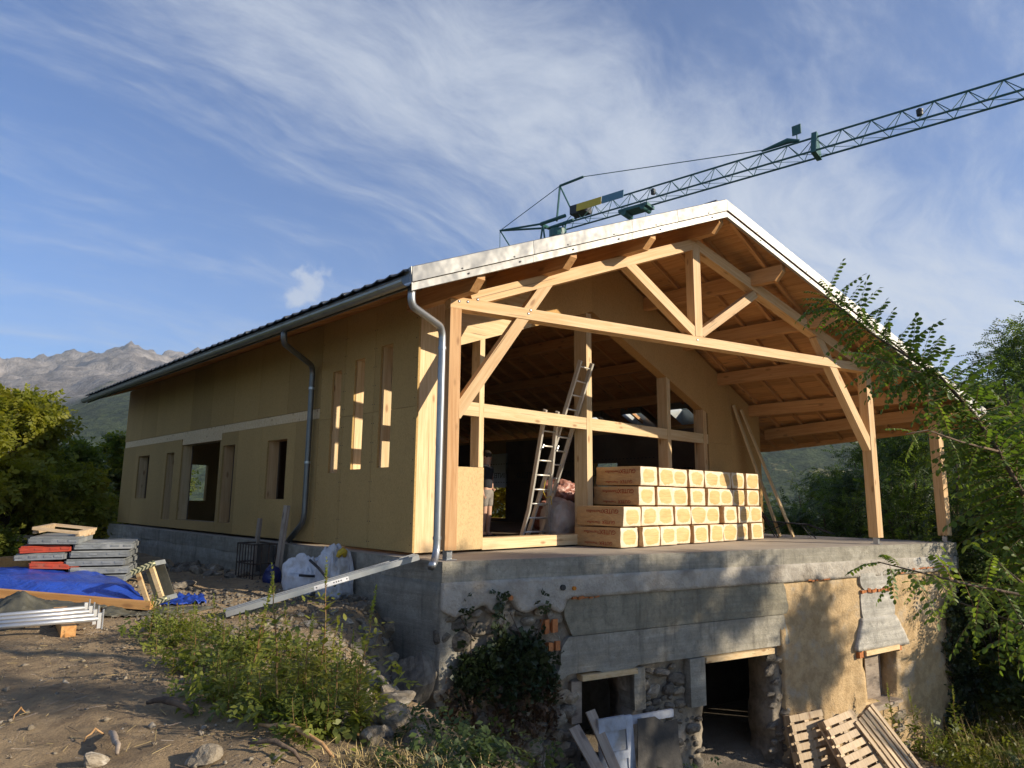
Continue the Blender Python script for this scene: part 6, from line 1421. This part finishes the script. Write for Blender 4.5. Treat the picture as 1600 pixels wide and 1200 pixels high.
def branch(pts, r0, r1, nleaf, tlo, scl, seed, out_px=60, side_bias=0.0, tip=True):
    pts = [Vector(p) for p in pts]; mb = MB(); m_ = len(pts); mb.tube(pts, [r0+(r1-r0)*i/(m_-1) for i in range(m_)], 7)
    br = build('branch', mb, M['bark'], HT, smooth=True); rg = random.Random(seed); seg = [(pts[i+1]-pts[i]).length for i in range(m_-1)]; tot = sum(seg)
    for k in range(nleaf):
        t = tlo+(1-tlo)*(k+rg.random()*0.8)/nleaf; dd = t*tot; i = 0
        while i < m_-2 and dd > seg[i]: dd -= seg[i]; i += 1
        p = pts[i].lerp(pts[i+1], min(1, dd/seg[i])); ax = (pts[i+1]-pts[i]).normalized(); ang_ = k*2.4+rg.uniform(-.5, .5)
        s1 = ax.cross(Vector((0, 0, 1))).normalized(); s2 = s1.cross(ax); d = (ax*rg.uniform(0.15, 0.75)+s1*math.cos(ang_)+s2*math.sin(ang_)*0.75+Vector((0, 0, side_bias))).normalized()
        zc = Vector((0, 0, 1)); zc = (zc-d*zc.dot(d)).normalized(); yc = zc.cross(d); o = put('leaf', LM[rg.randrange(8)], br, None, p, Matrix((d, yc, zc)).transposed().to_euler()); f_ = scl*rg.uniform(.6, 1.1)*(1-0.45*t); o.scale = (f_, f_, f_)
    return br
branch([pt((1690, 960), 3.3), pt((1640, 850), 3.3), pt((1600, 775), 3.35), pt((1560, 705), 3.4), pt((1520, 645), 3.5), pt((1470, 590), 3.6), pt((1410, 552), 3.7), pt((1360, 520), 3.8), pt((1318, 485), 3.9), pt((1288, 462), 4.0)], 0.014, 0.003, 285, 0.05, 1.2, 1, side_bias=-0.18)
branch([pt((1640, 850), 3.3), pt((1620, 740), 3.6), pt((1590, 660), 3.9), pt((1560, 620), 4.1)], 0.008, 0.003, 110, 0.02, 1.3, 2, side_bias=-0.25)
branch([pt((1560, 705), 3.4), pt((1500, 690), 3.2), pt((1450, 672), 3.1), pt((1415, 678), 3.0)], 0.006, 0.002, 13, 0.10, 0.8, 3, side_bias=-0.1)
branch([pt((1470, 590), 3.6), pt((1410, 575), 3.5), pt((1370, 560), 3.4)], 0.005, 0.002, 40, 0.05, 1.0, 4, side_bias=-0.4)
branch([pt((1690, 960), 3.3), pt((1620, 930), 3.0), pt((1560, 880), 3.0)], 0.010, 0.003, 26, 0.1, 1.1, 6)
branch([pt((1720, 960), 2.4), pt((1600, 930), 2.3), pt((1520, 915), 2.25), pt((1440, 895), 2.2), pt((1372, 878), 2.15)], 0.006, 0.0018, 30, 0.1, 0.85, 5, side_bias=-0.35)
branch([pt((1720, 1000), 2.4), pt((1620, 985), 2.3), pt((1540, 955), 2.3), pt((1465, 930), 2.3)], 0.005, 0.0015, 24, 0.05, 0.9, 7, side_bias=-0.25)
# the part of its crown that is out of frame: thin shade on the dirt
rgH = np.random.default_rng(77); cl = [((0.9+rgH.normal()*0.7, -9.2+rgH.normal()*0.5, 3.1+rgH.normal()*0.45), 0.40) for _ in range(2)]+[((1.0+rgH.normal()*0.35, -8.95+rgH.normal()*0.25, 0.6+rgH.uniform(-.7, .75)), 0.40) for _ in range(12)]
P_, _ = crown_pts(480, cl, rgH); scatter('crown', P_, PIN, 1.3, 'leaf_robinia', HT, rgH)

# ------------------------------------------------------------------ ivy
def on_wall(n, fn, rg, srange, zrange):
    s = rg.uniform(*srange, n*6); z = rg.uniform(*zrange, n*6); k = np.array([rg.random() < fn(a, b) for a, b in zip(s, z)]); s, z = s[k][:n], z[k][:n]; off = -rg.uniform(0.01, 0.13, len(s)); return np.array([tuple(OB(a, b, c)) for a, b, c in zip(s, z, off)])
def ivy_d(s, z):
    d = ((s-0.95)/0.72)**2+((z+1.42)/0.60)**2; v = 1-d+0.9*float(vn(s*3.1, z*2.1, 2.0)); strand = max(0, 0.75-abs(s-0.83)*7)*(z > -1.2)+max(0, 0.6-abs(s-1.45)*6)*(z > -1.2)+max(0, 0.5-abs(s-0.35)*6)*(z > -1.3); return max(0, min(1, v*1.3))+strand*0.5*(z < -0.42)
IVB = [spray_simple(4, 0.10, 0.55, 0.062, rgS) for _ in range(4)]
IV = empty('ivy', OB(0.95, -2.2, -0.1), 'dark green ivy growing over the left end of the rubble wall', 'ivy'); rgI = np.random.default_rng(9)
scatter('foliage', on_wall(950, ivy_d, rgI, (0.05, 1.95), (-2.3, -0.40)), IVB, 1.0, 'leaf_ivy', IV, rgI, -0.9)
scatter('dry_foliage', on_wall(420, lambda s, z: max(0, 0.8-abs(z+1.95)*1.6)*(0.6+0.6*float(vn(s*3, z*3, 7))), rgI, (0.0, 1.7), (-2.5, -1.5)), IVB, 0.85, 'leaf_ivy_dry', IV, rgI, -0.9)
mb = MB()
for s in (0.35, 0.83, 1.1, 1.45): mb.tube([OB(s+0.1*math.sin(i*1.7+s*9), -2.7+i*0.25, -0.05-0.02*math.sin(i*2)) for i in range(9)], 0.007, 5)
build('stem', mb, M['bark'], IV)
IV2 = empty('ivy', OB(11.3, -3.8, -0.1), 'dark ivy and dry twigs hanging down the right wall corner', 'ivy')
scatter('foliage', on_wall(900, lambda s, z: max(0, min(1, 1-((s-11.35)/(0.28+0.25*(-z-1)/2))**2+0.7*float(vn(s*3, z*2.4, 5)))), rgI, (10.7, 11.95), (-3.8, -1.2)), IVB, 1.25, 'leaf_ivy', IV2, rgI, -0.9)
mb = MB()
for k in range(26): s = 10.95+random.random()*0.9; z = random.uniform(-2.6, -1.2); mb.tube([OB(s+0.10*mnoise.noise(Vector((k, i*0.9, 0))), z-i*0.2, -0.05-0.16*mnoise.noise(Vector((i*.7, k, 3)))) for i in range(7)], 0.005, 4)
build('stem', mb, M['bark'], IV2)

# ------------------------------------------------------------------ weeds
def weed_kit(seed, H, spike):
    rg = random.Random(seed); st = MB(); lf_v, lf_f = [], []; sp_v, sp_f = [], []
    pts = [Vector((0.05*H*mnoise.noise(Vector((seed, t*2, 0))), 0.05*H*mnoise.noise(Vector((t*2, seed, 3))), H*t)) for t in [i/6 for i in range(7)]]
    st.tube(pts, [0.006*(1-0.65*i/6)*(0.6+H) for i in range(7)], 5)
    def add(V, Fc, p, d, l, w):
        s = d.cross(Vector((0, 0, 1))).normalized(); u = s.cross(d); o = len(V)
        V += [p, p+d*l*.35+s*w-u*l*.02, p+d*l*.75+s*w*.7-u*l*.08, p+d*l-u*l*.18, p+d*l*.75-s*w*.7-u*l*.08, p+d*l*.35-s*w-u*l*.02]; Fc.append([o, o+1, o+2, o+3, o+4, o+5])
    n = int(16+30*H)
    for i in range(n):
        t = 0.08+0.80*(i+rg.random())/n; p = pts[min(5, int(t*6))].lerp(pts[min(6, int(t*6)+1)], t*6-int(t*6)); a = i*2.4+rg.uniform(-.4, .4); d = Vector((math.cos(a), math.sin(a), rg.uniform(0.0, .7))).normalized(); l = rg.uniform(0.07, 0.13)*(1.15-0.6*t)*(0.7+0.5*H)
        if rg.random() < 0.45:  # a side shoot carries its own small leaves
            for k in range(4): add(lf_v, lf_f, p+d*l*0.5*k, (d+Vector((rg.uniform(-.9, .9), rg.uniform(-.9, .9), rg.uniform(-.1, .6)))).normalized(), l*.55, l*.14)
        add(lf_v, lf_f, p, d, l, l*.19)
    if spike:
        for i in range(int(60*spike/0.2)):
            t = rg.random(); p = pts[-1]+Vector((0, 0, (t-0.35)*spike)); a = rg.uniform(0, 6.3); r = 0.020*(1-abs(t-.35)*.9); add(sp_v, sp_f, p, Vector((math.cos(a)*.6, math.sin(a)*.6, rg.uniform(.5, 1.0))).normalized(), r*1.3, r*.4)
    def me(nm, V, Fc, mt): m_ = bpy.data.meshes.new(nm); m_.from_pydata([tuple(v) for v in V], [], Fc); m_.materials.append(M[mt]); return m_
    ms = bpy.data.meshes.new('stem'); ms.from_pydata([tuple(v) for v in st.v], [], st.f); ms.materials.append(M['weed_stem'])
    return [('stem', ms), ('foliage', me('foliage', lf_v, lf_f, 'leaf_weed'))]+([('flower_spike', me('flower_spike', sp_v, sp_f, 'weed_spike'))] if spike else [])
KITS = [weed_kit(1, 0.62, 0.22), weed_kit(2, 0.5, 0.16), weed_kit(3, 0.42, 0.12), weed_kit(4, 0.36, 0), weed_kit(5, 0.30, 0.08), weed_kit(6, 0.45, 0), weed_kit(7, 0.75, 0.20)]
def weed(p, kit, label, group, sc=1.0):
    e = local(empty('weed_plant', Vector(p)-Vector((0, 0, 0.02)), label, 'weed', group, (random.uniform(-.15, .15), random.uniform(-.15, .15), random.uniform(0, 6.3)))); e.scale = (sc, sc, sc)
    for nm, m_ in KITS[kit]: put(nm, m_, e, None, None)
poly = [(195, 1005), (245, 985), (300, 985), (360, 1000), (430, 1010), (520, 1040), (575, 1080), (580, 1130), (560, 1160), (470, 1168), (390, 1150), (345, 1118), (300, 1075), (240, 1045)]
def inpoly(x_, y_, P):
    c = False; j = len(P)-1
    for i in range(len(P)):
        if (P[i][1] > y_) != (P[j][1] > y_) and x_ < (P[j][0]-P[i][0])*(y_-P[i][1])/(P[j][1]-P[i][1])+P[i][0]: c = not c
        j = i
    return c
rw = random.Random(21); base_px = []
while len(base_px) < 112:
    q = (rw.uniform(195, 585), rw.uniform(980, 1172))
    if inpoly(*q, poly): base_px.append(q)
for q in base_px:
    p = hit(q)
    if p: weed(p, rw.choice((1, 2, 3, 3, 4, 4, 5, 5)), 'light green leafy weed in the patch in front of the rubble slope', 'weeds in the front patch', rw.uniform(.5, .85))
TALL = (((440, 1130), 6, 1.08), ((385, 1090), 0, 1.12), ((505, 1090), 6, 1.12), ((548, 1130), 0, 1.1), ((295, 1020), 2, 0.9), ((520, 1150), 0, 0.85), ((335, 1010), 1, 0.8), ((560, 1150), 1, 0.9), ((470, 1110), 1, 1.0))
for k, (q, kit, sc) in enumerate(sorted(TALL)):
    p = hit(q)
    if p: weed(p, kit, 'taller weed with a yellow green flower spike, %s of nine from left' % ORD[k], 'tall spiked weeds', sc)
# low undergrowth: patch floor, pit and far right
def undergrowth(name, pts, n, mat, bases, sc, seed, h=0.25, flat=0.8):
    rg = np.random.default_rng(seed); c = np.array([tuple(p) for p in pts]); P_ = c[rg.integers(0, len(c), n)]+np.stack([rg.normal(0, .14, n), rg.normal(0, .14, n), np.abs(rg.normal(0, h, n))], -1); return scatter(name, P_, bases, sc, mat, None, rg, 0.3, flat, 'stuff')
SM = [spray_simple(6, 0.13, 0.26, 0.075, rgS) for _ in range(4)]
PP = [hit((rw.uniform(210, 575), rw.uniform(990, 1165))) for _ in range(400)]
PP = [hit(q) for q in base_px]; PP = [p for p in PP if p is not None]
undergrowth('weed_undergrowth', PP, 950, 'leaf_weed', SM, 0.8, 3, 0.09)
PQ = [p for p in (hit((rw.uniform(650, 860), rw.uniform(1140, 1215))) for _ in range(160)) if p is not None and (p.z < -1.0 or p.x < -2.2)]
undergrowth('dark_undergrowth', PQ, 600, 'leaf_dark', SM, 0.62, 4, 0.06)
PR = [OB(rw.uniform(-0.2, 4.2), 0, -rw.uniform(0.4, 2.6)) for _ in range(160)]; PR = [Vector((p.x, p.y, gz(p.x, p.y))) for p in PR]
undergrowth('dark_undergrowth', PR, 1200, 'leaf_dark', SM, 1.0, 5, 0.12)
PR = [OB(rw.uniform(8.8, 12.2), 0, -rw.uniform(0.4, 3.6)) for _ in range(160)]; PR = [Vector((p.x, p.y, gz(p.x, p.y))) for p in PR]
undergrowth('green_undergrowth', PR, 2600, 'leaf_mid', SM, 1.3, 6, 0.22)
for k, q in enumerate(((1400, 1195), (1440, 1180), (1475, 1165), (1500, 1190), (1530, 1195), (1460, 1198))):
    p = hit(q)
    if p: weed(p, (6, 0, 5, 6, 3, 1)[k], 'leafy herb right of the pallets, %s of six from left' % ORD[(0, 1, 3, 4, 5, 2)[k]], 'herbs near the pallets', 1.5)
# dry grass at the bottom edge and thin blades elsewhere
def blades(name, pts, n, H_, mat, seed, bend=0.6):
    rg = np.random.default_rng(seed); c = np.array([tuple(p) for p in pts]); o = c[rg.integers(0, len(c), n)]+np.stack([rg.normal(0, .10, n), rg.normal(0, .10, n), np.zeros(n)], -1); o[:, 2] = ground_z(o[:, 0], o[:, 1])
    yaw = rg.uniform(0, 6.3, n); L = H_*rg.uniform(.5, 1.2, n); d = np.stack([np.cos(yaw), np.sin(yaw)], -1); s = np.stack([-np.sin(yaw), np.cos(yaw)], -1)*0.0035; bd = bend*rg.uniform(.3, 1.3, n)
    V = np.zeros((n, 6, 3))
    for i, t in enumerate((0, .55, 1.0)):
        ctr = np.stack([o[:, 0]+d[:, 0]*bd*L*t*t, o[:, 1]+d[:, 1]*bd*L*t*t, o[:, 2]+L*t*(1-0.35*bd*t)], -1); w = (1-t*0.85)
        V[:, 2*i] = ctr+np.stack([s[:, 0]*w, s[:, 1]*w, 0*L], -1); V[:, 2*i+1] = ctr-np.stack([s[:, 0]*w, s[:, 1]*w, 0*L], -1)
    f = np.array([(0, 1, 3, 2), (2, 3, 5, 4)]); return put(name, arr_mesh(name, V.reshape(-1, 3), (f[None]+np.arange(n)[:, None, None]*6).reshape(-1, 4)), None, M[mat], (0, 0, 0), None, 'stuff')
PD = [p for p in (hit((rw.uniform(545, 690), rw.uniform(1182, 1215))) for _ in range(80)) if p is not None]
blades('dry_grass', PD, 600, 0.09, 'grass_dry', 8, 1.0)
PD = [OB(rw.uniform(9, 12.5), 0, -rw.uniform(0.5, 3)) for _ in range(60)]; PD = [Vector((p.x, p.y, gz(p.x, p.y))) for p in PD]
blades('tall_grass', PD, 700, 0.8, 'grass_dry', 9, 0.5)
# sticks in the foreground
def stick(q0, q1, r, mat, label, lift=0.02):
    p0, p1 = hit(q0), hit(q1); pts = []
    for i in range(7):
        t = i/6; p = p0.lerp(p1, t); p.z = gz(p.x, p.y)+lift+0.05*math.sin(t*3.1)+0.02*mnoise.noise(Vector((t*5, r*90, 0))); p += Vector((0.03*mnoise.noise(Vector((t*3, 1, 2))), 0.03*mnoise.noise(Vector((t*3, 5, 2))), 0)); pts.append(p)
    tag(build('broken_branch', MB().tube(pts, [r*(0.45+0.8*min(t, 1-t)*1.2) for t in [i/6 for i in range(7)]], 7), M[mat], smooth=True), label, 'branch')
stick((405, 1148), (520, 1196), 0.018, 'stick', 'split pale orange branch on the dirt below the weeds', 0.04); stick((388, 1172), (470, 1197), 0.016, 'bark', 'brown barked branch lying beside the split pale one')
stick((230, 1105), (300, 1122), 0.028, 'bark', 'dark old branch half buried at the edge of the weeds'); stick((20, 1130), (38, 1122), 0.006, 'stick', 'small pale twig on the dirt at far left')
stick((130, 1166), (162, 1160), 0.008, 'stick', 'short pale splinter on the dirt at lower left'); stick((172, 1150), (182, 1187), 0.022, 'weathered', 'grey wood scrap lying on the dirt at lower left')
for k, (q0, q1) in enumerate((((-30, 872), (60, 880)), ((-30, 860), (50, 868)), ((-20, 848), (45, 852)))):
    p0, p1 = A(q0, 2, -0.3), A(q1, 2, -0.3)
    d = ray(((q0[0]+q1[0])/2, 780)); d.z = 0; d.normalize(); c = CAM+d*15.8; sd_ = Vector((d.y, -d.x, 0)); z0 = gz(c.x, c.y)
    lean('fence_board', c-sd_*0.9+Vector((0, 0, z0-c.z+0.30+0.2*k)), c+sd_*0.45+Vector((0, 0, z0-c.z+0.22+0.2*k)), 0.03, 0.12, 'weathered', ['lowest weathered board among the shrubs at the left edge', 'middle weathered board among the shrubs at the left edge', 'top weathered board among the shrubs at the left edge'][k], 'board', 'weathered boards at the left edge')

# ------------------------------------------------------------------ the valley air
hz = MB().box(-5600, 5600, -5600, 5600, -60, 1150); ho = build('haze', hz, None, kind='stuff')
hm = bpy.data.materials.new('valley_haze'); hm.use_nodes = True; gg = G(hm.node_tree); gg.n.remove(gg.n['Principled BSDF'])
pv = gg.N('ShaderNodeVolumePrincipled'); pv.inputs['Color'].default_value = (0.80, 0.90, 1.0, 1); pv.inputs['Density'].default_value = 0.000115; pv.inputs['Anisotropy'].default_value = 0.15
gg.l.new(pv.outputs[0], gg.n['Material Output'].inputs['Volume']); ho.data.materials.append(hm)
